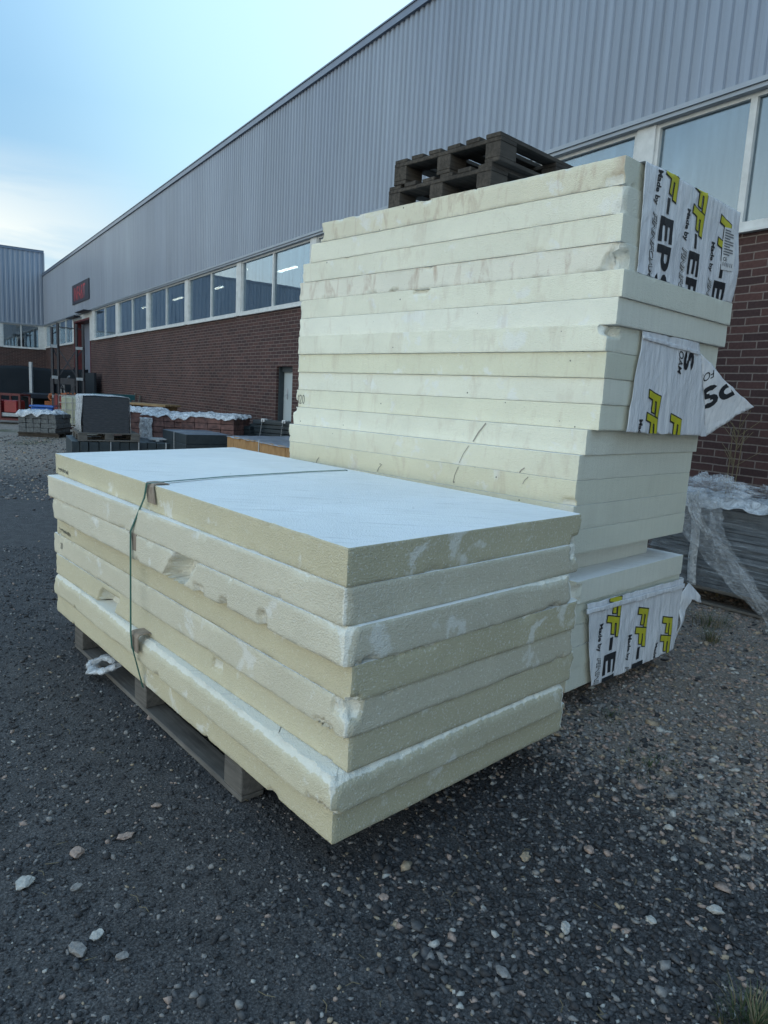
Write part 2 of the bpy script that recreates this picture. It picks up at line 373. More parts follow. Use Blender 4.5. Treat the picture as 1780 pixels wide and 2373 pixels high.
    for e in me.edges:
        a, b = e.vertices; ka, kb = a//np_, b//np_
        if ka >= R or kb >= R: vals.append(False); continue
        rim = (ka == kb and ka in (0, R-1)); cor = (ka != kb and (a % np_) in firsts and (b % np_) in firsts)
        vals.append(rim or cor)
    at.data.foreach_set('value', vals)
    o = bpy.data.objects.new('foam_board', me); C.objects.link(o); o.location = O
    tag(o, label, 'foam board', group); return o

# --- low strapped stack (8 boards), front-left
zA = 1.132; tA = .12
FA = [(-.096,1.997),(-.099,1.993),(-.094,1.971),(-.068,2.001),(-.081,2.002),(-.068,2.027),(-.113,1.970),(-.107,2.015)]
LA = [(-1.984,4.207),(-1.993,4.115),(-1.949,4.074),(-1.968,4.174),(-2.004,4.211),(-1.984,4.174),(-1.989,4.158),(-1.987,4.181)]
RA = [(.826,2.902),(.822,2.887),(.784,2.799),(.831,2.833),(.811,2.821),(.827,2.832),(.788,2.790),(.790,2.749)]
labA = ['topmost foam board of the low strapped stack, with a bright white top face',
 'second foam board from the top of the low stack, left end sticking out',
 'third foam board from the top of the low stack, with a big broken notch',
 'fourth foam board from the top of the low stack, set back under the notched board',
 'fifth foam board from the top of the low stack, marked 20 at its left end',
 'sixth foam board from the top of the low stack, lower edge broken at the left',
 'seventh foam board from the top of the low stack, with a crumbled white upper edge',
 'bottom foam board of the low strapped stack, resting on the long wooden pallet']
gA = 'foam boards in the low strapped stack'
# side 3 runs left -> near; u from the left corner
bitesA = {
 2: [(3, 2.80-1.255, 2.80-1.055, .0, .13, .13, -1.0), (3, 2.80-.97, 2.80-.88, -.01, .03, .03, 0), (3, 2.80-.76, 2.80-.70, -.02, .022, .04, 0), (3, 2.80-.47, 2.80-.41, -.02, .05, .045, .4)],
 4: [(3, 2.93-.16, 2.93-.06, .0, .018, .03, 0), (3, 2.93-.06, 2.95, .07, .13, .03, 0), (0, -.02, .05, .06, .13, .04, 0)],
 5: [(3, 2.88-2.22, 2.88-1.98, -.05, .085, .10, -1.0), (3, 2.88-.88, 2.88-.80, .06, .10, .025, 0)],
 6: [(3, 2.86-.12, 2.90, -.02, .02, .03, 0)],
 1: [(0, 1.20, 1.32, .06, .13, .025, 0)], 3: [(0, -.02, .03, -.01, .02, .03, 0)],
 0: [(0, 1.22, 1.32, -.02, .03, .03, 0)],
}
tw = [0, .004, .006, 0, .010, .002, .036, 0]
wr = [.35, .8, 1.2, .5, .9, .6, 1.3, .6]
crA = [(.004,.012,.01,.01),(.02,.018,.01,.02),(.03,.03,.01,.035),(.006,.022,.01,.01),(.035,.018,.01,.01),(.010,.025,.01,.03),(.018,.018,.01,.03),(.010,.018,.01,.03)]
WA_ = [1.285,1.272,1.232,1.262,1.262,1.278,1.283,1.308]
for i in range(1, 8): RA[i] = (FA[i][0]+WA_[i]*math.cos(rad(43.6)), FA[i][1]+WA_[i]*math.sin(rad(43.6)))
boardsA = []
for i in range(8):
    f, l, r = FA[i], LA[i], RA[i]
    b = (l[0]+r[0]-f[0]-.06, l[1]+r[1]-f[1]+.10) if i else (-1.162, 5.338)
    z1 = zA - i*tA
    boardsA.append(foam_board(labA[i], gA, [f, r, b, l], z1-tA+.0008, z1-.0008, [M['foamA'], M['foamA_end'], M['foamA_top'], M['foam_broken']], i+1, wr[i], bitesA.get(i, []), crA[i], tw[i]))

# --- tall stack (21 boards)
aB = Vector((math.cos(rad(43.58)), math.sin(rad(43.58)), 0)); bB = Vector((-aB.y, aB.x, 0)); B0 = Vector((.991, 3.381, 0))
zB = 2.6895; tB = .12269
ztop = [zB - i*tB for i in range(16)] + [.708 - k*.119 for k in range(6)]
shB = [(0,-.005),(.004,-.012),(.008,-.018),(.012,-.022),(.009,-.05),(.008,-.037),(-.018,-.012),(-.002,-.010),(.010,-.006),(.012,.000),(-.016,.042),(-.050,.050),(-.055,.050),(-.060,.048),(-.055,.048),(.0,.20),(.02,.04),(.03,.05),(.032,.052),(.034,.05),(.035,.055)]
wdB = [1.25]*15 + [1.07, 1.205, 1.20, 1.20, 1.20, 1.17]
lnB = [2.217,2.331,2.427,2.461,2.473,2.460,2.409,2.427,2.428,2.443,2.392,2.385,2.368] + [2.4]*8
labB = ['topmost foam board of the tall stack, rust stained with a broken left end',
 'second foam board from the top of the tall stack, inside the printed film',
 'third foam board from the top of the tall stack, inside the printed film',
 'fourth foam board from the top of the tall stack, with a crushed dirty lower corner',
 'fifth foam board from the top of the tall stack, just below the upper printed film',
 'sixth foam board from the top of the tall stack, set back a little',
 'seventh foam board from the top of the tall stack, with a broken upper right corner',
 'eighth foam board from the top of the tall stack, beside the middle printed film',
 'ninth foam board from the top of the tall stack, just above the one marked 120',
 'tenth foam board from the top of the tall stack, marked 120 at the left',
 'eleventh foam board from the top of the tall stack, right under the flapping film',
 'twelfth foam board from the top of the tall stack, scratched by slanting grooves',
 'thirteenth foam board from the top of the tall stack, just above the low stack',
 'fourteenth foam board down the tall stack, its long side behind the low stack',
 'fifteenth foam board from the top of the tall stack, overhanging the recessed board',
 'short recessed foam board low in the tall stack, set back on the right side',
 'foam board of the tall stack that makes a ledge above the lowest printed film',
 'uppermost foam board wrapped by the lowest printed film of the tall stack',
 'second foam board down inside the lowest printed film',
 'third foam board down inside the lowest printed film of the tall stack',
 'bottom foam board of the tall stack, overhanging the gravel']
bitesB = {0: [(3, 0, 2.3, .112, .14, .006, 0), (3, .0, .06, .02, .14, .05, .5), (3, .95, 1.02, .10, .14, .02, 0), (3,.35,.40,.105,.14,.02,0), (3, 2.12, 2.25, .0, .05, .02, 0)],
  3: [(3, 2.461-.13, 2.5, -.02, .07, .06, -.8), (0, -.02, .06, -.02, .09, .05, 0), (3, .93, 1.0, -.02, .012, .03, 0)],
  4: [(3, 1.13, 1.25, .10, .13, .04, 0)],
  6: [(0, -.02, .11, .075, .14, .06, .5)], 7: [], 12: [(3, 2.30, 2.4, -.02, .03, .03, 0)],
  16: [(0, -.02, .04, .0, .10, .04, 0)], 9: [(3, -.02, .03, -.02, .05, .03, 0)], 10: [(3,-.02,.05,.09,.14,.03,0)], 11: [(3,-.02,.03,.02,.05,.01,0)]}
gB = 'foam boards in the tall stack'
def wrldB(aa, bb, z=0, off=0): return B0 + aB*aa + bB*(bb-off) + Vector((0,0,z))
boardsB = []
for i in range(21):
    da, db = shB[i]; P = B0 + aB*da + bB*db; W = wdB[i]; Ln = lnB[i] - db*0
    q = [P, P+aB*W, P+aB*W+bB*Ln, P+bB*Ln]; q = [(v.x, v.y) for v in q]
    z1 = ztop[i]; z0 = ztop[i+1] if i < 20 else ztop[i]-.119
    m = M['foamB_stain'] if i in (0, 3) else M['foamB']
    cr = random.uniform(.008, .02)
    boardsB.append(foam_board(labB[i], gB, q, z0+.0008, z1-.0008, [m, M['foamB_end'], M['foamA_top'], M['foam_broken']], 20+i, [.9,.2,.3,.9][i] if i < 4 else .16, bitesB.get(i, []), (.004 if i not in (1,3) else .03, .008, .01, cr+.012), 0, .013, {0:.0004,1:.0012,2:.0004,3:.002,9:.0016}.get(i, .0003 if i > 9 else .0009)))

# ------------------------------------------------------------------ printed films
def rect(x0, y0, x1, y1): return [(x0,y0),(x1,y0),(x1,y1),(x0,y1)]
GL = {'F': [rect(0,0,.26,1), rect(.26,.76,.84,1), rect(.26,.40,.74,.62)],
      'E': [rect(0,0,.30,1), rect(.30,.78,.90,1), rect(.30,.39,.84,.61), rect(.30,0,.90,.22)],
      '-': [rect(.05,.36,.62,.60)],
      'P': [rect(0,0,.30,1)] , 'S': []}
def arc(cx, cy, rx, ry, t, a0, a1, n=8):
    out = []
    for k in range(n):
        p, q = rad(a0+(a1-a0)*k/n), rad(a0+(a1-a0)*(k+1)/n)
        out.append([(cx+rx*math.cos(p), cy+ry*math.sin(p)), (cx+rx*math.cos(q), cy+ry*math.sin(q)),
                    (cx+(rx-t)*math.cos(q), cy+(ry-t*.85)*math.sin(q)), (cx+(rx-t)*math.cos(p), cy+(ry-t*.85)*math.sin(p))])
    return out
GL['P'] += [rect(.30,.79,.55,1), rect(.30,.32,.55,.53)] + arc(.55,.66,.37,.34,.28,-90,90)
GL['S'] += arc(.46,.715,.42,.285,.27,20,270) + arc(.46,.285,.42,.285,.27,90,-160)
def clip_map(bm, poly, fmap, off, cell=.02):
    """clip a flat mesh (film coordinates) to a convex polygon, cut it finely and lay it on the film surface"""
    if poly:
        n = len(poly); cx = sum(p[0] for p in poly)/n; cy = sum(p[1] for p in poly)/n
        for i in range(n):
            a, b = poly[i], poly[(i+1) % n]; nx, ny = (b[1]-a[1]), -(b[0]-a[0])
            if nx*(cx-a[0]) + ny*(cy-a[1]) > 0: nx, ny = -nx, -ny
            bmesh.ops.bisect_plane(bm, geom=bm.verts[:]+bm.edges[:]+bm.faces[:], plane_co=(a[0],a[1],0), plane_no=(nx,ny,0), clear_outer=True)
    if not bm.verts: return False
    for ax in (0, 1):
        lo = min(v.co[ax] for v in bm.verts); hi = max(v.co[ax] for v in bm.verts)
        t = math.ceil(lo/cell)*cell
        while t < hi:
            co = [0,0,0]; no = [0,0,0]; co[ax] = t; no[ax] = 1
            bmesh.ops.bisect_plane(bm, geom=bm.verts[:]+bm.edges[:]+bm.faces[:], plane_co=co, plane_no=no); t += cell
    for v in bm.verts: v.co = fmap(v.co.x, v.co.y, off)
    return True
def lay(name, polys, poly, fmap, off, m, parent, cell=.02, thick=0):
    bm = bmesh.new()
    for pl in polys:
        try: bm.faces.new([bm.verts.new((x, y, 0)) for x, y in pl])
        except Exception: pass
    if not clip_map(bm, poly, fmap, off, cell) or not bm.faces: bm.free(); return None
    bmesh.ops.remove_doubles(bm, verts=bm.verts, dist=.00005)
    me = bpy.data.meshes.new(name); bm.to_mesh(me); bm.free(); me.materials.append(m)
    o = bpy.data.objects.new(name, me); C.objects.link(o); o.parent = parent
    if thick:
        s = o.modifiers.new('thickness', 'SOLIDIFY'); s.thickness = thick; s.offset = -1
        me.polygons.foreach_set('use_smooth', [True]*len(me.polygons))
    return o
def glyph_polys(ch, ox, oy, rt, up, sz, x, shear=0, grow=0):
    out = []
    for pl in GL[ch]:
        if grow:
            xs = [p[0] for p in pl]; ys = [p[1] for p in pl]
            pl = rect(min(xs)-grow, min(ys)-grow, max(xs)+grow, max(ys)+grow)
        q = []
        for gx, gy in pl:
            gx = x + gx + shear*gy
            q.append((ox + (rt[0]*gx + up[0]*gy)*sz, oy + (rt[1]*gx + up[1]*gy)*sz))
        out.append(q)
    return out
def text_mesh(body, size, ox, oy, rt, up, bold=0, shear=0, xs=1):
    cu = bpy.data.curves.new('t', 'FONT'); cu.body = body; cu.size = size; cu.offset = bold; cu.shear = shear; cu.resolution_u = 3
    ob = bpy.data.objects.new('t', cu); C.objects.link(ob)
    dg = bpy.context.evaluated_depsgraph_get(); me = bpy.data.meshes.new_from_object(ob.evaluated_get(dg))
    bm = bmesh.new(); bm.from_mesh(me); bpy.data.objects.remove(ob); bpy.data.meshes.remove(me)
    for v in bm.verts:
        x, y = v.co.x*xs, v.co.y; v.co = (ox + rt[0]*x + up[0]*y, oy + rt[1]*x + up[1]*y, 0)
    return bm
def lay_text(name, poly, fmap, off, m, parent, **kw):
    bm = text_mesh(**kw)
    if not clip_map(bm, poly, fmap, off, .03) or not bm.faces: bm.free(); return
    me = bpy.data.meshes.new(name); bm.to_mesh(me); bm.free(); me.materials.append(m)
    o = bpy.data.objects.new(name, me); C.objects.link(o); o.parent = parent; return o
def print_line(parent, poly, fmap, aa, zE, rt=(0,-1), up=(1,0), sz=.128, small=True, base=.0025):
    """FF-EPS with the second line under it; zE is where the E begins"""
    def org(x): return aa - rt[0]*0, zE
    k = sz; ox, oy = aa, zE
    x = 0
    dark = []; yel = []; blk = []
    for ch, xx in (('F', -2.62), ('F', -1.72)):
        dark += glyph_polys(ch, ox, oy, rt, up, k, xx, .22, .055); yel += glyph_polys(ch, ox, oy, rt, up, k, xx, .22)
    blk += glyph_polys('-', ox, oy, rt, up, k, -.76)
    for ch, xx in (('E', 0), ('P', 1.0), ('S', 1.98)): blk += glyph_polys(ch, ox, oy, rt, up, k, xx)
    lay('printed_letters_outline', dark, poly, fmap, base, M['ink'], parent)
    lay('printed_letters', yel, poly, fmap, base+.0012, M['yellow'], parent)
    lay('printed_letters', blk, poly, fmap, base, M['ink'], parent)
    if small:
        o2 = (ox - up[0]*.075 - rt[0]*.19, oy - up[1]*.075 - rt[1]*.19)
        lay_text('printed_words', poly, fmap, base, M['ink'], parent, body='Made by', size=.052, ox=o2[0], oy=o2[1], rt=rt, up=up, bold=.0016, xs=.86)
        o3 = (o2[0] + rt[0]*.185, o2[1] + rt[1]*.185)
        lay_text('printed_words_outline', poly, fmap, base, M['ink'], parent, body='FINNFOAM', size=.066, ox=o3[0], oy=o3[1], rt=rt, up=up, bold=.0022, shear=.3, xs=.9)
        lay_text('printed_words', poly, fmap, base+.0012, M['label'], parent, body='FINNFOAM', size=.066, ox=o3[0], oy=o3[1], rt=rt, up=up, bold=-.0006, shear=.3, xs=.9)
def film_map(base, W, zt, bul=None):
    def f(aa, z, off=0):
        e = base + .0045*N3(aa*24+z*3, z*2.2, base*50) + .006*N3(aa*5, z*5, 3) + .004*abs(N3(aa*9-z*7, z*2, 6)) + off
        if bul: e += bul[2]*math.exp(-((aa-bul[0])**2+(z-bul[1])**2)/bul[3])
        zz = z; ins = 0
        if z > zt: ins = z-zt; zz = zt
        if aa <= W: P = B0 + aB*aa - bB*(e-ins)
        else: P = B0 + aB*(W + .03*min(1,(aa-W)/.03) + e*.5*min(1,(aa-W)/.05) + .02*N3(z*9, aa*5)*min(1,(aa-W)/.05)) + bB*(aa-W-e*max(0, 1-(aa-W)/.05)) 
        return P + Vector((0,0,zz))
    return f
# upper film
f1 = film_map(.034, 1.245, 2.694, (1.22, 2.36, .03, .03))
poly1 = [(.128,2.80),(.146,2.205),(1.62,2.195),(1.62,2.80)]
t1 = empty('printed_film', B0+Vector((0,0,2.2)), 0, 'white film printed FF-EPS around the right end of the topmost foam boards', 'plastic film', 'printed films on the tall stack')
def at_parent(t): return t
def ragged(poly, amp=.006):
    out = []
    for i, a in enumerate(poly):
        b = poly[(i+1) % len(poly)]; L = math.hypot(b[0]-a[0], b[1]-a[1]); n = max(1, int(L/.03)); nx, ny = (b[1]-a[1])/L, -(b[0]-a[0])/L
        for k in range(n):
            t_ = k/n; d = amp*(N3(t_*L*14, i*7.7, L) + .6*N3(t_*L*45, i*3.1)) if k else 0; out.append((a[0]+(b[0]-a[0])*t_+nx*d, a[1]+(b[1]-a[1])*t_+ny*d))
    return out
def film_sheet(t, poly, fmap, cell=.012):
    poly = ragged(poly)
    return lay('film_sheet', [poly], None, fmap, 0, M['pfilm'], t, cell, .0012)
def reparent_fix(t):
    # children were built in world coordinates
    for c in list(C.objects):
        if c.parent == t: c.matrix_parent_inverse = Matrix.Translation(-t.location)
film_sheet(t1, poly1, f1)
for aa, ze in ((.322, 2.493), (.657, 2.39), (.988, 2.291)): print_line(t1, poly1, f1, aa, ze)
lay('paper_label', [[(1.035,2.575),(1.16,2.585),(1.16,2.36),(1.035,2.352)]], None, f1, .005, M['label'], t1)
bars = [rect(1.045, 2.56-.014*k, 1.045+(.095 if k % 3 else .06), 2.566-.014*k) for k in range(0, 10)]
lay('label_lines', bars, None, f1, .0075, M['grey_ink'], t1)
lay('label_stripes', [rect(1.045+.018*k, 2.375, 1.051+.018*k, 2.395) for k in range(6)], None, f1, .0075, M['grey_ink'], t1)
lay_text('label_print', None, f1, .0075, M['ink'], t1, body='CE', size=.028, ox=1.045, oy=2.402, rt=(1,0), up=(0,1), bold=.0003)
reparent_fix(t1)
# middle film with the loose flap
f2 = film_map(.030, 1.30, 3)
poly2 = [(.276,1.951),(.222,1.459),(1.162,1.438),(.929,1.951)]
t2 = empty('printed_film', B0+Vector((0,0,1.45)), 0, 'torn white printed film on the tall stack with a loose flap pointing right', 'plastic film', 'printed films on the tall stack')
film_sheet(t2, poly2, f2)
def flap_map(aa, z, off=0):
    lx = .929 + (1.951-z)/(1.951-1.438)*(.233); d = max(0, aa-lx)
    e = .030 + .45*d + .05*d*N3(aa*5, z*5, 2) + .006*min(1, d*8)*N3(aa*14, z*14) + off
    e += .0035*N3(aa*22, z*2.2, 1.5)*max(0, 1-d*10)
    return B0 + aB*aa - bB*e + Vector((0,0,z))
flap = [(.955,1.896),(1.076,1.823),(1.145,1.771),(1.417,1.622),(1.321,1.568),(1.162,1.438)]
lay('film_flap', [ragged(flap)], None, flap_map, 0, M['pfilm'], t2, .02, .0012)
lay('film_fold', [[(.276,1.930),(.276,1.912),(.925,1.885),(.925,1.903)]], None, f2, .008, M['pfilm'], t2, .01, .006)
print_line(t2, poly2, f2, .405, 1.665-.33, base=.003); print_line(t2, poly2, f2, .672, 1.55-.33, base=.003)
lay('printed_letters', glyph_polys('S', .745, 1.905, (0,-1), (1,0), .128, 0), poly2, f2, .003, M['ink'], t2)
lay_text('printed_words', poly2, f2, .003, M['ink'], t2, body='OAM', size=.066, ox=.690, oy=1.895, rt=(0,-1), up=(1,0), bold=.0005, shear=.3, xs=.8)
rr = Vector((-.80, -.47)); uu = Vector((.42, -.88))
lay('printed_letters', glyph_polys('S', 1.117, 1.753, rr, uu, .135, 0) + glyph_polys('P', 1.216, 1.812, rr, uu, .135, 0), flap, flap_map, .003, M['ink'], t2)
lay_text('printed_words', flap, flap_map, .003, M['ink'], t2, body='FOAM', size=.066, ox=1.075, oy=1.822, rt=(-.80,-.47), up=(.42,-.88), bold=.0004, shear=.3, xs=.95)
reparent_fix(t2)
# lowest film
f3 = film_map(-.022, 1.225, 3, None)
poly3 = [(.11,.585),(.235,.112),(.60,.108),(.94,.106),(1.20,.112),(1.30,.35),(1.33,.56)]
t3 = empty('printed_film', B0+Vector((0,0,.1)), 0, 'white film printed FF-E around the bottom boards of the tall stack, near the gravel', 'plastic film', 'printed films on the tall stack')
film_sheet(t3, poly3, f3)
for aa, ze in ((.330, .262), (.665, .135), (1.00, .02)): print_line(t3, poly3, f3, aa, ze)
lay('film_fold', [[(.10,.560),(.10,.535),(.60,.520),(1.24,.505),(1.24,.53),(.60,.548)]], None, f3, .012, M['pfilm'], t3, .01, .008)
def tail_map(aa, z, off=0):
    d = max(0, aa-1.22); e = -.02 + .02*N3(aa*9, z*9) + off + .10*d
    return B0 + aB*aa - bB*e + Vector((0,0,z - .10*d + .03*math.sin(d*18)))
lay('film_flap', [[(1.22,.47),(1.30,.50),(1.44,.47),(1.47,.43),(1.33,.40),(1.24,.16),(1.22,.16)]], None, tail_map, 0, M['pfilm'], t3, .015, .0012)
reparent_fix(t3)

# handwriting and marks on boards -----------------------------------------------------
def side_map(P0, b, nrm, eps=.002):
    return lambda u, z, off=0: Vector((P0[0], P0[1], 0)) + b*u + nrm*(eps+off) + Vector((0,0,z))
def ribbon(pts, w):
    out = []
    for (x0,y0), (x1,y1) in zip(pts, pts[1:]):
        dx, dy = x1-x0, y1-y0; L = math.hypot(dx, dy) or 1; nx, ny = -dy/L*w/2, dx/L*w/2
        out.append([(x0+nx,y0+ny),(x1+nx,y1+ny),(x1-nx,y1-ny),(x0-nx,y0-ny)])
    return out
def mark(name, polys, P0, b, nrm, m, board, eps=.0015):
    o = lay(name, polys, None, side_map(P0, b, nrm, eps), 0, m, board, .5)
    if o: o.matrix_parent_inverse = Matrix.Translation(-board.location)
    return o
def digits(s, u0, z0, h, dirn=-1):
    D = {'1': [[(.15,.0),(.2,.5),(.22,1),(.05,.75)]], '2': [[(0,.8),(.2,1),(.4,.85),(.35,.55),(0,.0),(.5,.08)]],
         '0': [[(.25,1),(.05,.7),(.08,.2),(.28,0),(.48,.3),(.45,.8),(.25,1)]]}
    out = []; x = 0
    for ch in s:
        for st in D[ch]: out += ribbon([(u0 + dirn*(x+px)*h*.8, z0+py*h) for px, py in st], .0042)
        x += .62 if ch != '1' else .42
    return out
# tall stack: "120" on the tenth board (u measured from the near corner towards the left)
i = 9; PB = B0 + aB*shB[i][0]
mark('pen_writing', digits('120', 2.405, ztop[i]-.098, .062), PB, bB, -aB, M['pen'], boardsB[i])
for (i, u0, u1, fz0, fz1, w) in ((10, .66, .74, .01, .115, .008), (11, .74, .80, .01, .11, .004), (12, .80, .83, .02, .11, .004), (12, 1.42, 1.46, .01, .06, .005), (12, .33, .36, .07, .11, .004), (11,.36,.39,.0,.03,.006), (12, 2.05, 2.08, .0, .04, .006)):
    P = B0 + aB*shB[i][0]
    mark('scratch', ribbon([(u1, ztop[i+1]+fz0), ((u0+u1)/2+.006, ztop[i+1]+(fz0+fz1)/2), (u0, ztop[i+1]+fz1)], w), P, bB, -aB, M['scratch'], boardsB[i])
# low stack: factory print and "20"
for i, uu_, zz in ((0, .06, 1.045), (3, .06, .69)):
    b = (Vector((*FA[i],0))-Vector((*LA[i],0))).normalized(); nrm = Vector((b.y, -b.x, 0))
    pol = []
    for k in range(24):
        x = uu_ + k*.0088; h = .004 + .008*random.random()
        if random.random() < .8: pol += [rect(x, zz-.0006*k*1.0, x+.0055, zz+h)]
        if random.random() < .5 and k < 12: pol += [rect(x, zz-.012, x+.004, zz-.007)]
    mark('factory_print', pol, LA[i], b, nrm, M['ink'], boardsA[i])
i = 4; b = (Vector((*FA[i],0))-Vector((*LA[i],0))).normalized(); nrm = Vector((b.y, -b.x, 0))
mark('pen_writing', digits('20', .145, .578, .035, 1), LA[i], b, nrm, M['pen'], boardsA[i])

# ------------------------------------------------------------------ strap and edge guards
fa = Vector((*FA[0],0)); la = Vector((*LA[0],0)); ba_ = (la-fa).normalized(); na = Vector((-ba_.y, ba_.x, 0)) * 1.0
if na.dot(Vector((1,0,0))) > 0: na = -na      # outward from the long left side
def lp(u, z, off): return fa + ba_*u + na*off + Vector((0,0,z))
tp = [lp(1.495,.165,.016), lp(1.506,.38,.064), lp(1.514,.435,.065), lp(1.556,.84,.048), lp(1.556,.905,.047), lp(1.462,1.07,.020), lp(1.445,1.137,.016),
      lp(1.445,1.1395,-.02), Vector((-.79,3.48,1.1375)), Vector((-.42,3.92,1.136)), Vector((-.235,4.095,1.136)), Vector((-.21,4.12,1.12)), Vector((-.21,4.12,.17))]
mb = MB()
for p, q in zip(tp, tp[1:]):
    d = (q-p).normalized()
    mb.bar(p - d*.001, q + d*.001, .015, .0022) if abs(d.z) < .5 else mb.box(0,1,0,1,0,1, m=Matrix.Translation(p) @ Matrix(((ba_.x*.015, na.x*.0022, (q-p).x, 0),(ba_.y*.015, na.y*.0022, (q-p).y, 0),(0, 0, (q-p).z, 0),(0,0,0,1))))
tag(mb.build('packing_strap', M['strap']), 'thin green strap tied across the low stack of foam boards', 'strap')
def guard(u, zt, off, label, tw_=0, L=.085):
    mb = MB(); n = 8; pr = []
    for k in range(n+1):
        t = k/n
        if t < .45: s = t/.45; pr.append((off, zt-.085*(1-s)))
        else: s = (t-.45)/.55; pr.append((off - .075*s, zt + .004*math.sin(s*3.1)))
    vs = []
    for du in (-L/2, L/2):
        for (o_, z_) in pr: vs.append(lp(u+du+tw_*(z_-zt), z_, o_))
    for du in (-L/2, L/2):
        for (o_, z_) in pr: vs.append(lp(u+du+tw_*(z_-zt), z_-.0045 if o_ < off else z_, o_-.0045))
    m1 = n+1; fs = []
    for k in range(n): fs += [(k, k+1, m1+k+1, m1+k), (2*m1+k, 3*m1+k, 3*m1+k+1, 2*m1+k+1), (k, 2*m1+k, 2*m1+k+1, k+1), (m1+k, m1+k+1, 3*m1+k+1, 3*m1+k)]
    fs += [(0, m1, 3*m1, 2*m1), (n, 2*m1+n, 3*m1+n, m1+n)]
    mb.add(vs, fs); tag(mb.build('edge_guard', M['board']), label, 'edge guard', 'cardboard edge guards under the strap')
guard(1.448, 1.1365, .010, 'cardboard edge guard under the strap on the top edge of the low stack', .35)
guard(1.565, .902, .040, 'cardboard edge guard under the strap on the third board from the top')
guard(1.508, .436, .056, 'cardboard edge guard under the strap on the second lowest board')

# ------------------------------------------------------------------ pallets
def pallet_parts(root, L, W, H, m, deck=(5, .13), n_str=3, blk=(.14,.10), board=.022, tops='x', bev=.003, bottom=True):
    """x along the length; deck boards run along x, stringers run along y, three bottom runners along x"""
    xs = [0+blk[0]/2, L/2, L-blk[0]/2]; ys = [blk[1]/2, W/2, W-blk[1]/2]
    zt = H; nb, bw = deck
    for k in range(nb):
        y = bw/2 + k*(W-bw)/(nb-1); mb = MB(); mb.box(random.uniform(-.006,.006), L+random.uniform(-.006,.006), y-bw/2+random.uniform(0,.008), y+bw/2, zt-board, zt, jit=.0015); mb.build('deck_board', m, root, bev)
    for x in xs: mb = MB(); mb.box(x-blk[0]/2, x+blk[0]/2, 0, W, zt-2*board, zt-board-.0005, jit=.001); mb.build('stringer_board', m, root, bev)
    b0 = board if bottom else 0
    for x in xs:
        for y in ys: mb = MB(); mb.box(x-blk[0]/2, x+blk[0]/2, y-blk[1]/2, y+blk[1]/2, b0, zt-2*board-.0005, jit=.001); mb.build('block', m, root, bev)
    if bottom:
        for y in ys: mb = MB(); mb.box(0, L, y-blk[1]/2, y+blk[1]/2, 0, board-.0005, jit=.001); mb.build('bottom_board', m, root, bev)
# long pallet under the low stack
g = Vector((-.49,2.50,0)); e = Vector((-1.80,4.02,0)); d = (e-g); ang = math.atan2(d.y, d.x)
t = empty('pallet', g, ang, 'long weathered grey wooden pallet under the low strapped stack', 'pallet')
# local +y points to the left of the run (outwards); mirror so the width goes under the stack
rt_ = empty  # keep name free
L_ = d.length; m = M['wood_grey']
for k in range(5):
    y = -(.05+k*.235); mb = MB(); mb.box(0, L_, y-.05, y+.05, .148, .1705, jit=.002); mb.build('deck_board', m, t, .003)
for x in (.07, L_/2, L_-.07):
    mb = MB(); mb.box(x-.07, x+.07, -1.04, .0, .126, .1475, jit=.001); mb.build('stringer_board', m, t, .003)
    for y in (-.05, -.52, -.99): mb = MB(); mb.box(x-.07, x+.07, y-.05, y+.05, .022, .1255, jit=.001); mb.build('block', m, t, .004)
for y in (-.05, -.52, -.99): mb = MB(); mb.box(0, L_, y-.05, y+.05, 0, .0215, jit=.002); mb.build('bottom_board', m, t, .003)
mb = MB()
for k in range(3): mb.box(-.001-.0, .0, -.1, -.0, .03+k*.03, .031+k*.03)
# film scrap tied on the pallet
def crumple(name, cx, cy, cz, rx, ry, rz_, m, label, cat, seed, ang=0, amp=.45, n=36, parent=None):
    bm = bmesh.new(); bmesh.ops.create_uvsphere(bm, u_segments=n, v_segments=n//2, radius=1)
    ca, sa = math.cos(ang), math.sin(ang)
    for v in bm.verts:
        q = v.co*2.2; k = 1 + amp*(noise.ridged_multi_fractal(q+Vector((seed,0,0)), 1, 2.2, 4, 1, 2)-1.2)*.5 + .25*fbm(q.x*2+seed, q.y*2, q.z*2)
        x, y, z = v.co.x*rx*k, v.co.y*ry*k, v.co.z*rz_*k; v.co = (cx + x*ca - y*sa, cy + x*sa + y*ca, cz + z)
    me = bpy.data.meshes.new(name); bm.to_mesh(me); bm.free(); me.materials.append(m)
    o = bpy.data.objects.new(name, me); C.objects.link(o)
    if parent: o.parent = parent
    if label: tag(o, label, cat)
    return o
# knotted strip of film hanging over the pallet's lower runner
def twist(name, pts, r, m, label, cat, seed, parent=None, flat=.5):
    mb = MB(); P = [Vector(p) for p in pts]; fine = []
    for i in range(len(P)-1):
        for k in range(10): fine.append(P[i].lerp(P[i+1], k/10))
    fine.append(P[-1]); n = 14; vs = []
    for i, p in enumerate(fine):
        d = (fine[min(i+1,len(fine)-1)]-fine[max(i-1,0)]).normalized(); u = d.cross(Vector((0,0,1))).normalized() if abs(d.z) < .95 else Vector((1,0,0)); w = d.cross(u)
        for k in range(n):
            a = 2*math.pi*k/n; rr_ = r*(1+.55*N3(math.cos(a)*1.6+seed, math.sin(a)*1.6, i*.25)+.3*N3(k*.9, i*.5, seed))
            vs.append(p + u*math.cos(a)*rr_ + w*math.sin(a)*rr_*flat)
    fs = [(i*n+k, i*n+(k+1)%n, (i+1)*n+(k+1)%n, (i+1)*n+k) for i in range(len(fine)-1) for k in range(n)]
    mb.add(vs, fs); o = mb.build(name, m, parent, smooth=True)
    if label: tag(o, label, cat)
    return o
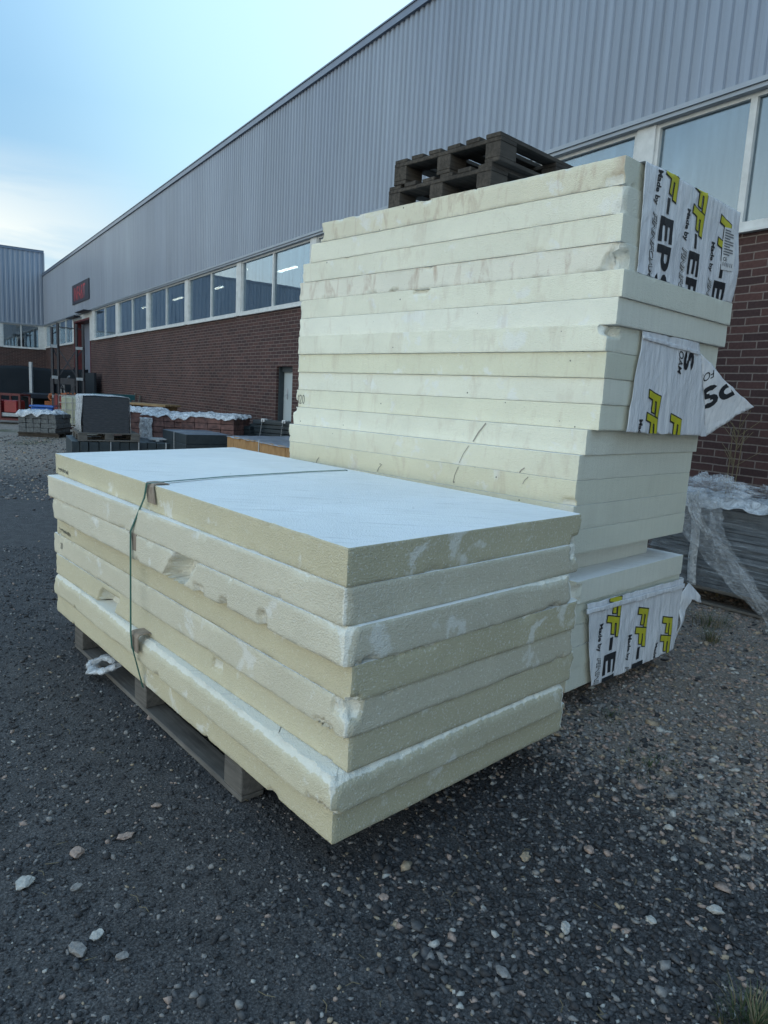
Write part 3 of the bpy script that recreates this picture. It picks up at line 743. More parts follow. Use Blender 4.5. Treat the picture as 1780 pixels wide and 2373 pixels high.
ud = d.normalized(); od = Vector((-ud.y, ud.x, 0))   # outward of the pallet
q0 = g + ud*1.30
twist('film_scrap', [q0+od*.0+Vector((0,0,.12)), q0+ud*.08+od*.04+Vector((0,0,.07)), q0+ud*.20+od*.07+Vector((0,0,.03)), q0+ud*.27+od*.04+Vector((0,0,.05)), q0+ud*.20+od*.0+Vector((0,0,.10)), q0+ud*.08-od*.03+Vector((0,0,.11))], .030, M['film_dense'], 'crumpled scrap of clear film hanging on the long pallet', 'plastic scrap', 3)
# low pallet under the tall stack (hardly seen)
P = B0 + aB*.15 + bB*.25
t = empty('pallet', P, math.atan2(aB.y, aB.x), 'low dark pallet in the shade under the tall stack', 'pallet')
pallet_parts(t, 1.0, 2.0, .1115, M['wood_dark'], (5,.12), 3, (.12,.10), .018)
# two pallets on top of the tall stack
for k in range(2):
    ox = .068 - .01*k; oy = .80 + (.0 if k == 0 else -.012)
    P = B0 + aB*(ox+(.0 if k == 0 else .02)) + bB*(oy-(.03 if k else 0)+.02) + Vector((0,0,zB+.001+.1445*k))
    t = empty('pallet', P, math.atan2(aB.y, aB.x) + (0, .012)[k], ['lower of the two dark pallets lying on top of the tall foam stack', 'upper of the two dark pallets lying on top of the tall foam stack'][k], 'pallet', 'pallets on top of the tall stack')
    pallet_parts(t, 1.2, .80, .144, M['wood_dark'], (6, .10), 3, (.145,.10), .022)

# ------------------------------------------------------------------ buildings
WANG = rad(90+33.9); wv = Vector((-.5578, .8300, 0)); nv = Vector((.8300, .5578, 0)); DW = 5.9385
def facade_parts(root, x0, x1, z_sill, z_head, z_top, openings, rib=.116, clad_out=.05, tag_ribs=True):
    # brick in pieces round the openings (x0,x1,ztop)
    mb = MB(); xs = x0; th = .30
    for (a, b, zt) in sorted(openings):
        mb.box(xs, a, -th, 0, -.3, z_sill-.06)
        if zt < z_sill-.07: mb.box(a, b, -th, 0, zt, z_sill-.06)
        xs = b
    mb.box(xs, x1, -th, 0, -.3, z_sill-.06); mb.build('brick_wall', M['brick'], root)
    # corrugated cladding
    vs = []; fs = []; n = int((x1-x0)/rib)
    prof = [(0,0),(.34,0),(.46,.020),(.88,.020),(1.0,0)]
    pts = []
    for k in range(n):
        for (a, o) in prof[:-1]: pts.append((x0+(k+a)*rib, clad_out+o))
    pts.append((x0+n*rib, clad_out))
    mb = MB()
    for (x, y) in pts: vs += [(x, y, z_head+.07), (x, y, z_top-.10)]
    fs = [(2*i, 2*i+2, 2*i+3, 2*i+1) for i in range(len(pts)-1)]
    mb.add(vs, fs); mb.build('cladding', M['clad'], root)
    mb = MB(); mb.box(x0, x1, -.02, clad_out+.05, z_head+.035, z_head+.075); mb.build('drip_flashing', M['flash'], root)
    mb = MB(); mb.box(x0, x1, -.02, clad_out+.03, z_head+.0, z_head+.033); mb.build('head_trim', M['flash'], root)
    mb = MB(); mb.box(x0, x1, -.25, clad_out+.06, z_top-.10, z_top); mb.box(x0, x1, -.26, clad_out+.075, z_top, z_top+.02); mb.build('roof_edge', M['dark_flash'], root)
def windows(root, piers, z0, z1, skip=(), door=None):
    """piers: list of (x0,x1) solid strips; a window with two panes between each neighbouring pair"""
    for i, (a, b) in enumerate(piers):
        mb = MB(); mb.box(a, b, -.10, .035, z0-.06, z1); mb.build('pier_panel', M['cream_metal'], root, .004)
    for (a, b), (c, d_) in zip(piers, piers[1:]):
        if (b, c) in skip: continue
        xm = 3.66 if abs(b-1.28) < .01 else (b+c)/2; fr = MB(); w = .035
        fr.box(b, c, -.06, .012, z1-w, z1); fr.box(b, c, -.06, .03, z0-.06, z0+w*.4); fr.box(b, c, -.05, .06, z0-.075, z0-.055)
        for x in (b+w/2, xm, c-w/2): fr.box(x-w/2-(.012 if x == xm else 0), x+w/2+(.012 if x == xm else 0), -.06, .012, z0+w*.4+.0005, z1-w-.0005)
        f = fr.build('window', M['cream_metal'], root)
        for (p, q) in ((b+w, xm-w/2-.012), (xm+w/2+.012, c-w)):
            g_ = MB(); g_.box(p, q, -.03, -.024, z0+w*.4, z1-w); g_.build('pane', M['glass'], f)
main = empty('warehouse', nv*DW, WANG, 'long warehouse with blue-grey ribbed cladding over a window band and dark brick', 'building')
Z0, Z1, ZR = 3.16, 4.20, 6.765
D0, D1 = 29.93, 33.18
facade_parts(main, -9, 41.0, Z0, Z1, ZR, [(12.13, 12.83, 2.03), (D0, D1, Z0-.05)])
piers = [(-9,-8.9),(-5.75,-5.5),(-2.35,-2.1),(1.05,1.28),(4.59,4.80),(7.96,8.18),(11.30,11.53),(14.65,14.91),(18.11,18.37),(21.67,21.93),(25.34,25.72),(29.15,29.93)]
windows(main, piers, Z0, Z1)
windows(main, [(33.18,33.5),(37.0,37.3),(40.75,41.0)], Z0, Z1)
# dock door: deep red reveal, grey leaf
mb = MB(); mb.box(D0, D1, -.55, 0, Z1-.20, Z1); mb.build('door_header', M['cream_metal'], main)
mb = MB(); mb.box(D1-.04, D1, -.55, .03, 1.0, Z1-.201); mb.box(D0, D0+.05, -.55, .02, 1.0, Z1-.201); mb.box(D0+.051, D1-.041, -.55, .025, Z1-.27, Z1-.202); mb.build('door_reveal', M['red'], main)
dl = MB(); dl.box(D0+.052, D1-.042, -.42, -.36, 1.05, Z1-.272)
dd = dl.build('dock_door', M['door_blue'], main)
mb = MB()
for z in (1.6, 2.2, 2.8, 3.4): mb.box(D0+.06, D1-.05, -.3595, -.352, z, z+.03)
mb.build('door_ribs', M['door_blue'], dd)
mb = MB(); mb.box(D0, D1, -.55, .0, -.3, 1.0); mb.build('dock_sill', M['brick'], main)
mb = MB(); mb.box(D0-.5, D0+1.2, .06, .35, Z1-.01, Z1+.02); mb.box(D1-1.6, D1+.2, .06, .30, Z1-.11, Z1-.06); mb.build('door_canopy', M['steel_dark'], main)
# side door
mb = MB(); mb.box(12.13, 12.83, -.20, -.15, 0, 2.03); sd = mb.build('side_door', M['door_grey'], main)
mb = MB(); mb.box(12.60, 12.66, -.149, -.135, 1.42, 1.62); mb.tube([(12.63,-.13,1.5),(12.63,-.09,1.5),(12.53,-.09,1.5)], .009); mb.build('handle', M['steel_white'], sd)
mb = MB(); mb.box(12.79, 12.829, -.149, -.05, 0, 2.029); mb.box(12.131, 12.789, -.149, -.10, 1.93, 2.029); mb.build('door_frame', M['slate'], main)
# room behind the glass, lamps
mb = MB(); mb.box(-9, 41, -20, -19.8, 0, 6.6); mb.box(-9, 41, -19.79, -.31, -.2, -.1); mb.box(-9.2, -9.01, -20, -.0, 0, 6.6); mb.box(41.01, 41.2, -20, 0, 0, 6.6)
mb.build('interior_walls', M['interior'], main)
mb = MB(); mb.box(-9.2, 41.2, -20, -.26, 6.55, 6.74); mb.build('roof', M['dark_flash'], main)
for s0, s1, zz in ((22.0,23.4,5.6),(28.75,29.6,5.6),(33.9,35.3,5.6),(39.6,40.8,5.6),(18.9,20.1,6.0),(26.2,27.0,6.0)):
    mb = MB(); mb.box(s0, s1, -4.9, -4.82, zz, zz+.05); mb.build('ceiling_lamp', M['tube'], main)
mb = MB(); mb.box(23.0, 23.12, -1.2, -1.1, ZR+.02, ZR+.55); mb.build('roof_vent', M['steel_dark'], main)
# sign
sg = empty('wall_sign', nv*DW + wv*31.32 + Vector((0,0,5.04)) - nv*.10, WANG+math.pi, 'dark navy wall sign with red INFART lettering above the dock door', 'sign')
mb = MB(); mb.box(-1.66, 1.66, -.0, .03, -.385, .385); mb.build('sign_board', M['sign_dark'], sg)
bm = text_mesh('INFART', .72, -1.30, -.245, (1,0), (0,1), .010, 0, .95)
for v in bm.verts: v.co = (v.co.x, -.004, v.co.y*1.05)
me = bpy.data.meshes.new('sign_letters'); bm.to_mesh(me); bm.free(); me.materials.append(M['sign_red'])
o = bpy.data.objects.new('sign_letters', me); C.objects.link(o); o.parent = sg
# wing at the far end
WO = nv*DW + wv*41.02
wing = empty('warehouse_wing', WO, WANG+math.pi/2, 'far wing at right angles with ribbed cladding, dark windows and brick base', 'building')
facade_parts(wing, .0, 32, 3.08, 4.19, 7.90, [], .22, .06)
windows(wing, [(-.0,.30),(1.95,2.15),(5.6,5.85),(9.2,9.45),(12.8,13.05),(16.4,16.65),(20,20.25),(23.6,23.85),(27.2,27.4),(30.8,32)], 3.08, 4.19)
mb = MB(); mb.box(0, 32, -12, -11.8, 0, 7.7); mb.box(0, .2, -11.79, -.31, 0, 7.7); mb.box(31.8, 32, -11.79, -.31, 0, 7.7); mb.build('interior_walls', M['interior'], wing)
mb = MB(); mb.box(0, 32, -12, -.26, 7.6, 7.8); mb.build('roof', M['dark_flash'], wing)
mb = MB(); mb.box(-.02, .03, .061, .135, 4.27, 7.8); mb.build('corner_trim', M['flash'], wing)

# ------------------------------------------------------------------ yard things, far left
def Wp(s, y, z=0): return nv*(DW-y) + wv*s + Vector((0,0,z))     # s along the wall, y metres out from it
# black windscreen fence
t = empty('screen_fence', Wp(30.5, 0), WANG+math.pi/2, 'black mesh windscreen fence standing in front of the far wing', 'fence')
def lower(): pass
vs = []; mb = MB(); nx, nzz = 120, 16; 
for i_ in range(nx+1):
    for k in range(nzz+1):
        x = .0 + 24*i_/nx; z = 2.0*k/nzz; vs.append((x, .05*N3(x*1.5, z*.8)+.03*N3(x*5, z*2), z - (.06*abs(math.sin(x*1.3))*(k/nzz))))
fs = [(i_*(nzz+1)+k, (i_+1)*(nzz+1)+k, (i_+1)*(nzz+1)+k+1, i_*(nzz+1)+k+1) for i_ in range(nx) for k in range(nzz)]
mb.add(vs, fs); fo = mb.build('mesh_cloth', M['mesh_fence'], t, smooth=True); mm = fo.modifiers.new('thickness','SOLIDIFY'); mm.thickness = .006
for x in (.5, 3.5, 6.5, 9.5, 12.5, 15.5, 18.5, 21.5):
    mb = MB(); mb.tube([(x,-.12,0),(x,-.12,2.05)], .03); mb.build('fence_post', M['steel_dark'], t)
o = MB(); o.box(-.05,.05,-.05,.05,0,2.15); o = o.build('white_post', M['steel_white']); o.location = (-13.68,27.25,0)
tag(o, 'slim white post standing against the black screen fence', 'post')
# racking frames
def rack_frame(parent, p, q, h):
    mb = MB(); mb.box(p.x-.05, p.x+.05, p.y-.05, p.y+.05, 0, h); mb.build('upright', M['steel_dark'], parent)
    mb = MB(); mb.box(q.x-.05, q.x+.05, q.y-.05, q.y+.05, 0, h); mb.build('upright', M['steel_dark'], parent)
    z = .4; mb = MB(); s = 0
    while z < h-.8:
        a, b = (p, q) if s else (q, p); mb.bar((a.x,a.y,z), (b.x,b.y,z+.75), .03, .03); z += .8; s = 1-s
    mb.bar((p.x,p.y,h-.15),(q.x,q.y,h-.15), .03,.04); mb.bar((p.x,p.y,.25),(q.x,q.y,.25), .03,.04); mb.build('frame_brace', M['steel_dark'], parent)
t = empty('storage_rack', (-11.2,23.7,0), 0, 'tall dark empty pallet rack with cross braces and pale beam plates', 'storage rack')
p1, q1, p2, q2 = Vector((.07,-.1,0)), Vector((.22,.0,0)), Vector((.76,.15,0)), Vector((.94,.25,0))
mb = MB()
for P_ in (p1,q1,p2,q2):
    m_b = MB(); m_b.box(P_.x-.032, P_.x+.032, P_.y-.04, P_.y+.04, 0, 3.38-(.15 if P_ is p1 else 0)); m_b.build('upright', M['steel_dark'], t)
for z in (1.0, 1.62, 2.62):
    m_b = MB(); m_b.bar((p1.x,p1.y-.06,z),(q1.x,q1.y-.06,z), .03,.10); m_b.build('beam_plate', M['steel_white'], t)
    m_b = MB(); m_b.bar((p2.x,p2.y-.06,z-.02),(q2.x,q2.y-.06,z-.02), .03,.09); m_b.build('beam_plate', M['steel_white'], t)
m_b = MB(); m_b.bar((q1.x,q1.y,3.25),(p2.x,p2.y,3.22),.03,.03); m_b.bar((p2.x,p2.y,3.25),(q2.x,q2.y,3.2),.03,.03); m_b.bar((p1.x,p1.y,3.0),(q1.x,q1.y,3.1),.02,.03)
for z in (.5, 1.55): m_b.bar((q1.x,q1.y,z+.1),(p2.x,p2.y,z+1.0),.03,.03); m_b.bar((q1.x,q1.y,z+1.0),(p2.x,p2.y,z+.1),.03,.03)
m_b.bar((p1.x,p1.y,2.6),(q1.x,q1.y,2.2),.03,.03); m_b.bar((p2.x,p2.y,2.3),(q2.x,q2.y,2.6),.03,.03); m_b.build('cross_brace', M['steel_dark'], t)
# dock stair with dark panel and rail
t = empty('dock_stair', Wp(28.0, .2), WANG, 'dark panelled loading dock stair with a sloping pale handrail', 'stair')
mb = MB(); mb.box(0, 5.6, .0, .08, .0, 1.86); mb.build('side_panel', M['mesh_fence'], t)
mb = MB(); mb.box(0.1, 5.6, .1, 2.2, .85, 1.0); mb.build('platform', M['steel_dark'], t)
mb = MB()
for k in range(5): mb.box(-.9+.3*k, -.6+.3*k, .12, .8, .0, .17*(k+1))
mb.build('steps', M['slate'], t)
mb = MB(); mb.tube([(4.4,.9,.55),(.2,.9,1.68)], .035); mb.tube([(1.2,.9,0),(1.2,.9,1.35)], .03); mb.tube([(1.9,.9,0),(1.9,.9,1.2)], .03); mb.tube([(3.2,.9,0),(3.2,.9,.85)], .03); mb.build('handrail', M['galv'], t)
# IBC tote
def ibc(loc, rz, label):
    t = empty('liquid_tote', loc, rz, label, 'tote')
    mb = MB(); mb.box(.04,.96,.04,1.16,.16,1.05); mb.build('tank', M['tote'], t, .05)
    mb = MB()
    for z in (.2,.42,.64,.86,1.08): 
        for (p, q) in (((0,0),(1,0)),((1,0),(1,1.2)),((1,1.2),(0,1.2)),((0,1.2),(0,0))): mb.bar((p[0],p[1],z),(q[0],q[1],z),.018,.02)
    for k in range(6):
        mb.bar((k*.2,0,.14),(k*.2,0,1.09),.018,.018); mb.bar((k*.2,1.2,.14),(k*.2,1.2,1.09),.018,.018)
        mb.bar((0,k*.24,.14),(0,k*.24,1.09),.018,.018); mb.bar((1,k*.24,.14),(1,k*.24,1.09),.018,.018)
    mb.build('cage', M['galv'], t)
    mb = MB(); mb.box(0,1,0,1.2,0,.03); mb.box(0,1,0,1.2,.11,.135)
    for x in (.05,.5,.95):
        for y in (.05,.6,1.15): mb.box(x-.05,x+.05,y-.05,y+.05,.03,.11)
    mb.build('base', M['galv'], t)
    mb = MB(); mb.tube([(.5,.6,1.05),(.5,.6,1.10)], .09, 12); mb.build('cap', M['steel_dark'], t); return t
ibc((-10.25,22.1,0), rad(4), 'yellowed white liquid tote in a grey cage beside the rack')
# red crates behind the tote
for k in range(3):
    t = empty('plastic_crate', (-10.72,22.75,.36*k), rad(10), ['bottom','middle','top'][k]+' red slatted crate of the pile left of the tote', 'crate', 'red crates beside the tote')
    mb = MB()
    mb.box(0,.6,0,.03,0,.34); mb.box(0,.6,.77,.8,0,.34); mb.box(0,.03,.031,.769,0,.34); mb.box(.57,.6,.031,.769,0,.34); mb.box(.03,.57,.03,.77,.0,.03)
    mb.build('crate_body', M['red'], t, .004)
    mb = MB()
    for x in (.08,.22,.36,.50): mb.box(x-.02, x+.02, -.012, -.0005, .02,.32)
    mb.build('crate_ribs', M['red_bright'], t)
# stone pallet with plastic
t = empty('stone_pallet', (-9.93,19.0,0), rad(2), 'stack of grey paving stones topped with torn white plastic', 'stone stack')
mb = MB()
for k in range(3): mb.box(-.02, 1.05, .05+.4*k, .15+.4*k, 0, .09)
mb.box(-.02, 1.05, 0, 1.0, .09, .115); mb.build('pallet_base', M['wood_dark'], t)
mb = MB()
for r in range(4):
    for k in range(5):
        for j in range(2):
            w = 1.0/5; x = k*w; mb.box(x+.004+random.uniform(-.012,.012), x+w-.006+random.uniform(-.012,.02), .02+j*.5, .49+j*.5, .118+r*.125, .118+(r+1)*.125-.006, jit=.006)
mb.build('stones', M['stone'], t, .008)
def cloth(name, x0, x1, y0, y1, z, amp, m, parent, seed, n=40, skirt=.08, fr=3.0):
    vs = []; mb = MB()
    for i_ in range(n+1):
        for k in range(n+1):
            u, v = i_/n, k/n; e = max(abs(u-.5), abs(v-.5))*2
            x = x0+(x1-x0)*u; y = y0+(y1-y0)*v
            zz = z + amp*(noise.ridged_multi_fractal(Vector((x*fr+seed, y*fr, 0)), 1, 2.1, 4, 1, 2)*.5) + amp*.5*N3(x*9, y*9, seed)
            if e > .86: zz -= skirt*((e-.86)/.14)**.7*(1+.8*N3(x*4+seed, y*4)); zz += .0
            vs.append((x+.02*N3(x*7,y*7,seed), y+.02*N3(x*7,y*7,seed+4), zz))
    mb.add(vs, [(i_*(n+1)+k, (i_+1)*(n+1)+k, (i_+1)*(n+1)+k+1, i_*(n+1)+k+1) for i_ in range(n) for k in range(n)])
    o = mb.build(name, m, parent, smooth=True); s_ = o.modifiers.new('thickness','SOLIDIFY'); s_.thickness = .003; return o
cloth('plastic_cover', -.05, .95, -.04, 1.02, .63, .10, M['film_dense'], t, 3, 36, .10)
# red trolley, blue and red bins
t = empty('cage_trolley', (-13.6,23.7,0), rad(5), 'dark red steel cage trolley at the left edge of the yard', 'trolley')
mb = MB()
for x in (0,.62,1.25):
    for y in (0,.8): mb.bar((x,y,.12),(x,y,1.0),.06,.06)
for z in (.15,.97):
    for y in (0,.8): mb.bar((0,y,z),(1.25,y,z),.05,.06)
    for x in (0,1.25): mb.bar((x,0,z),(x,.8,z),.05,.06)
mb.build('cage_frame', M['red'], t)
mb = MB(); mb.box(0,1.25,.02,.78,.25,.36); mb.build('shelf', M['steel_white'], t)
for k, x in enumerate((.1, .7)):
    mb = MB(); mb.box(x, x+.45, .1,.65,.37,.78); o = mb.build('parts_bin', M['red_bright'], None, .03); o.location = t.location
    tag(o, ['left','right'][k]+' red plastic bin inside the cage trolley', 'bin', 'red bins in the trolley')
mb = MB(); mb.box(0,.75,0,.5,0,.62); o = mb.build('blue_bin', M['blue_plastic'], None, .04); o.location = (-11.85,23.5,.0)
tag(o, 'blue plastic bin between the trolley and the stone stack', 'bin')
mb = MB(); mb.box(-.03,.78,-.03,.53,.62,.68); l = mb.build('lid', M['blue_plastic'], o, .01)
# stack of old pallets with black frame
for k in range(3):
    t = empty('pallet', (-12.75,27.0,.55+.15*k), rad(4), ['lowest','middle','upper'][k]+' grey pallet of the pile in front of the black fence', 'pallet', 'pallets piled by the black fence')
    pallet_parts(t, 1.55, .9, .144, M['wood_grey'], (5,.12), 3, (.145,.1), .022)
mb = MB(); mb.box(0,1.6,0,.9,0,.54); o = mb.build('dark_crate', M['wood_dark'], None, .02); o.location = (-12.75,27.0,0)
mb = MB()
for z in (.1,.25,.4): mb.box(-.01,1.61,-.02,-.001,z,z+.09)
mb.build('crate_slats', M['wood_dark'], o); tag(o, 'dark wooden crate carrying the pile of grey pallets', 'crate')
mb = MB(); mb.bar((0,0,0),(0,0,1.45),.14,.14); mb.bar((.75,0,0),(.75,0,1.45),.14,.14); mb.bar((-.07,0,1.5),(.82,0,1.5),.12,.22); o = mb.build('steel_gate_frame', M['steel_dark']); o.location = (-12.35,26.2,0)
tag(o, 'black steel arch frame standing in front of the pallet pile', 'frame')
for k in range(7):
    x, y = -11.55+.14*k+random.uniform(-.05,.05), 25.4+random.uniform(-.2,.2)
    pass
mb = MB()
for k in range(9):
    x0 = random.uniform(-.5,.3); y0 = random.uniform(-.2,.2); r = random.uniform(.12,.25)
    pts = [(x0+r*math.cos(a), y0+r*math.sin(a)*.5, .85+.05*k*.3+.12*math.sin(a*1.3+k)) for a in np.linspace(0, 6.1, 12)]
    mb.tube(pts, .035, 6)
mb.box(-.7,.7,-.3,.3,.0,.78)
o = mb.build('hose_pile', M['orange']); o.location = (-11.45,25.4,0); tag(o, 'tangled pile of orange hoses on a low stand behind the rack', 'hoses')

# ------------------------------------------------------------------ yard things, middle
# upright dark slabs carrying the pallet with the black pack
ax = Vector((-5.25,12.0,0)); dx = (Vector((-4.44,12.70,0))-ax).normalized(); angX = rad(28); dx = Vector((math.cos(angX), math.sin(angX), 0))
t = empty('slab_row', ax, angX, 'row of dark upright slabs with pale edge strips below the wrapped black pack', 'slab row')
mb = MB(); mb2 = MB(); x = 0
x = -.10
for k in range(12):
    w = random.uniform(.13,.19); mb.box(x, x+w-.012, random.uniform(-.02,.03), 1.5, 0, .545-random.uniform(0,.02), jit=.003)
    if k in (3, 6, 9): mb2.box(x+w-.010, x+w+.004, -.045, .0, 0, .54)
    x += w
mb.build('slabs', M['slate'], t, .004); mb2.build('edge_strips', M['steel_white'], t)
t = empty('pallet', ax + Vector((0,0,.548)) + dx*.0, angX, 'weathered pallet under the black sheet pack, resting on upright slabs', 'pallet')
pallet_parts(t, 1.00, 1.25, .144, M['wood_grey'], (7,.13), 3, (.145,.12), .022)
for c in [c for c in t.children if c.name.startswith('deck_board')][1::2]: pass
t = empty('black_pack', ax + Vector((0,0,.694)) + dx*.09 + Vector((-dx.y,dx.x,0))*.06, angX, 'block of stacked black sheets wrapped at its sides in white film', 'sheet pack')
mb = MB()
for k in range(17): mb.box(random.uniform(-.006,.006), .74+random.uniform(-.006,.006), random.uniform(0,.004), 1.2, .0355*k, .0355*k+.0345)
mb.build('black_sheets', M['blackslab'], t)
mb = MB(); vs = []; n1, n2 = 40, 24      # film: over the top and down both sides
prof = [(-.035, -.02), (-.045,.2), (-.02,.42),(-.012,.60),(.0,.625),(.2,.635),(.4,.63),(.55,.632),(.73,.622),(.755,.60),(.76,.3),(.77,0)]
for i_ in range(n1+1):
    y = -.01 + 1.24*i_/n1
    for k, (px, pz) in enumerate(prof): vs.append((px+.022*N3(y*6, pz*7+k), y+.012*N3(k*3, y*3), pz+.012*N3(y*8, px*8, 3)))
m_ = len(prof); mb.add(vs, [(i_*m_+k, (i_+1)*m_+k, (i_+1)*m_+k+1, i_*m_+k+1) for i_ in range(n1) for k in range(m_-1)])
o = mb.build('film_wrap', M['film_dense'], t, smooth=True); s_ = o.modifiers.new('th','SOLIDIFY'); s_.thickness = .004
# brick packs along the wall
packs = [(-5.3,15.6,1.02,'leftmost'),(-4.35,14.3,1.02,'second from the left'),(-3.95,13.55,1.0,'third from the left')]
defs = [(-5.6,14.2,.95,.85,1.02,'big purple brick pack under bunched plastic right behind the black pack'),
        (-4.75,13.75,.85,.9,.98,'brick pack with torn white plastic hanging down its front corner'),
        (-3.95,13.55,1.05,.9,1.00,'nearest brick pack with a rippled plastic cover beside the dark bundles')]
for (x, y, w, dp, h, lab) in defs:
    t = empty('brick_pack', (x, y, 0), rad(-8), lab, 'brick pack', 'plastic covered brick packs')
    mb = MB(); nb = 4
    for r in range(8):
        for k in range(nb):
            ww = w/nb; mb.box(k*ww+.003, (k+1)*ww-.003, random.uniform(-.012,.012), dp, .12+(h-.12)/8*r, .12+(h-.12)/8*(r+1)-.008, jit=.004)
    mb.build('bricks', M['brickpack'], t, .004)
    mb = MB(); mb.box(0,w,0,.1,0,.11); mb.box(0,w,dp-.1,dp,0,.11); mb.build('pallet_base', M['wood_dark'], t)
    cloth('plastic_cover', -.05, w+.05, -.05, dp+.05, h+.01, .075, M['film_dense'], t, x*3, 48, .07, 4.5)
    if 'torn' in lab:
        vs = []; mb = MB()
        for i_ in range(9):
            for k in range(15): u, v = i_/8, k/14; vs.append((-.03+.26*u+.03*N3(v*5, u*3), -.09+.03*N3(u*6, v*6), h-.05-(.55+.2*N3(u*9, 5))*v))
        mb.add(vs, [(i_*15+k, (i_+1)*15+k, (i_+1)*15+k+1, i_*15+k+1) for i_ in range(8) for k in range(14)]); o = mb.build('torn_film', M['film_dense'], t, smooth=True); o.modifiers.new('th','SOLIDIFY').thickness = .003
# dark slab stack with strap
q = [Vector((-3.40,11.95,0)), Vector((-2.80,12.35,0))]; dq = (q[1]-q[0]).normalized(); aq = math.atan2(dq.y, dq.x)
t = empty('slab_stack', q[0], aq, 'low neat stack of dark slate slabs tied with one thin strap', 'slab stack')
mb = MB()
for k in range(4): mb.box(random.uniform(-.01,.01), .80+random.uniform(-.01,.01), 0, 1.35, .10+.165*k, .10+.165*k+.160)
mb.build('slabs', M['slate'], t, .004)
mb = MB(); mb.box(.005,.795,.005,1.345,.756,.7585); mb.build('dusty_top', M['slate_light'], t)
mb = MB()
for x_ in (.05,.4,.75): mb.box(x_-.04, x_+.04, 0, 1.35, 0, .099)
mb.build('bearers', M['wood_dark'], t)
mb = MB(); mb.box(-.018,-.013,.62,.645,.1,.765); mb.box(-.018,.815,.62,.645,.7605,.765); mb.build('strap', M['steel_white'], t)
# tan insulation pack with foil top
P0 = Vector((-2.68,11.82,0)); P1 = Vector((-1.33,9.95,0)); dp_ = (P1-P0).normalized(); an = math.atan2(dp_.y, dp_.x)
t = empty('insulation_pack', P0, an, 'tan-sided insulation pack with a dull foil top and one strap', 'insulation pack')
mb = MB()
for k in range(9): mb.box(k*.26+.002, (k+1)*.26-.002, 0, 1.15, .12, .48, jit=.003); mb.box(k*.26+.002, (k+1)*.26-.002, 0, 1.15, .485, .785, jit=.003)
mb.build('insulation', M['tan_side'], t, .004)
cloth('foil_cover', -.02, 2.38, -.02, 1.18, .79, .012, M['foil'], t, 2, 40, .02, 5)
mb = MB(); mb.box(1.22,1.245,-.012,-.008,.1,.81); mb.box(1.22,1.245,-.012,1.16,.812,.816); mb.build('strap', M['steel_white'], t)
mb = MB(); mb.box(0,2.3,.02,.12,0,.115); mb.box(0,2.3,1.0,1.1,0,.115); mb.build('pallet_base', M['wood_tan'], t)
# bundles of dark roofing strips with straps
bd = [(-3.45,14.3,.95,.86,'dark roofing bundle leaning against the brick packs, leftmost of three'),
      (-2.85,14.1,1.35,1.0,'middle dark roofing bundle with two pale straps over it'),
      (-2.35,15.6,1.6,1.04,'rear dark roofing bundle in front of the pale side door')]
for (x, y, w, h, lab) in bd:
    t = empty('roofing_bundle', (x, y, 0), rad(-28), lab, 'roofing bundle', 'dark roofing bundles in the yard')
    mb = MB()
    for r in range(11):
        s_ = .02*r; mb.box(-.02+random.uniform(-.05,.05)+s_, w+random.uniform(-.08,.08)-s_*.6, random.uniform(-.02,.02), 1.1, .08+(h-.08)/11*r, .08+(h-.08)/11*(r+1)-.012, jit=.008)
    mb.build('strips', M['slate'], t, .003)
    if 'leftmost' not in lab:
        for xx in (.35*w, .72*w):
            mb = MB(); mb.bar((xx-.10,-.09,.2),(xx,-.05,h+.005),.035,.006); mb.bar((xx,-.03,h+.008),(xx+.05,1.1,h+.008),.03,.006)
            mb.build('strap', M['steel_white'], t)
            mb = MB(); mb.box(xx-.04,xx+.04,-.045,.06,h-.045,h+.016); mb.build('corner_pad', M['label'], t, .004)
# teal beam, brown planks, leaning boards at the wall
o = MB(); o.box(0,1.2,-.1,.1,0,.16); o.box(.1,.25,-.09,.09,-1.0,0); o.box(.95,1.1,-.09,.09,-1.0,0); o = o.build('teal_bench', M['teal'], None, .006); o.location = (-8.70,20.9,1.05); o.rotation_euler = (0,0,rad(38))
tag(o, 'long teal painted beam on legs behind the wrapped black pack', 'bench')
o = MB()
for k in range(3): o.box(0,1.5,.02+.17*k,.17+.17*k,0,.05)
for xx in (.1, 1.3): o.box(xx,xx+.1,.02,.5,-1.0,-.001)
o = o.build('plank_table', M['wood_tan'], None, .004); o.location = (-6.55,17.4,1.05); o.rotation_euler = (0,0,rad(-30)); tag(o, 'rough brown plank table behind the brick packs', 'table')
for k, (s_, lean, h) in enumerate(((24.1,.35,1.05),(23.2,.2,1.25),(22.6,.25,1.2))):
    mb = MB(); mb.bar((0,lean,0),(0,.03,h),.06,.04); o = mb.build('leaning_stake', M['wood_grey']); o.location = Wp(s_, .0); o.rotation_euler = (0,0,WANG)
    tag(o, ['leaning stake farthest from the side door, tilted against the brick wall','middle leaning stake against the brick wall','leaning stake nearest the side door against the brick wall'][k], 'stake', 'stakes leaning on the brick wall')
# pale slats on the dark slabs
o = MB()
for k in range(4): o.box(0,.9,.1*k,.05+.1*k,0,.02)
for xx in (.1,.7): o.box(xx,xx+.06,0,.36,-.03,-.001)
o = o.build('slat_rack', M['steel_white']); o.location = (-4.28,12.75,.575); o.rotation_euler = (0,0,angX); tag(o, 'small white slatted rack lying on the dark slabs', 'slats')

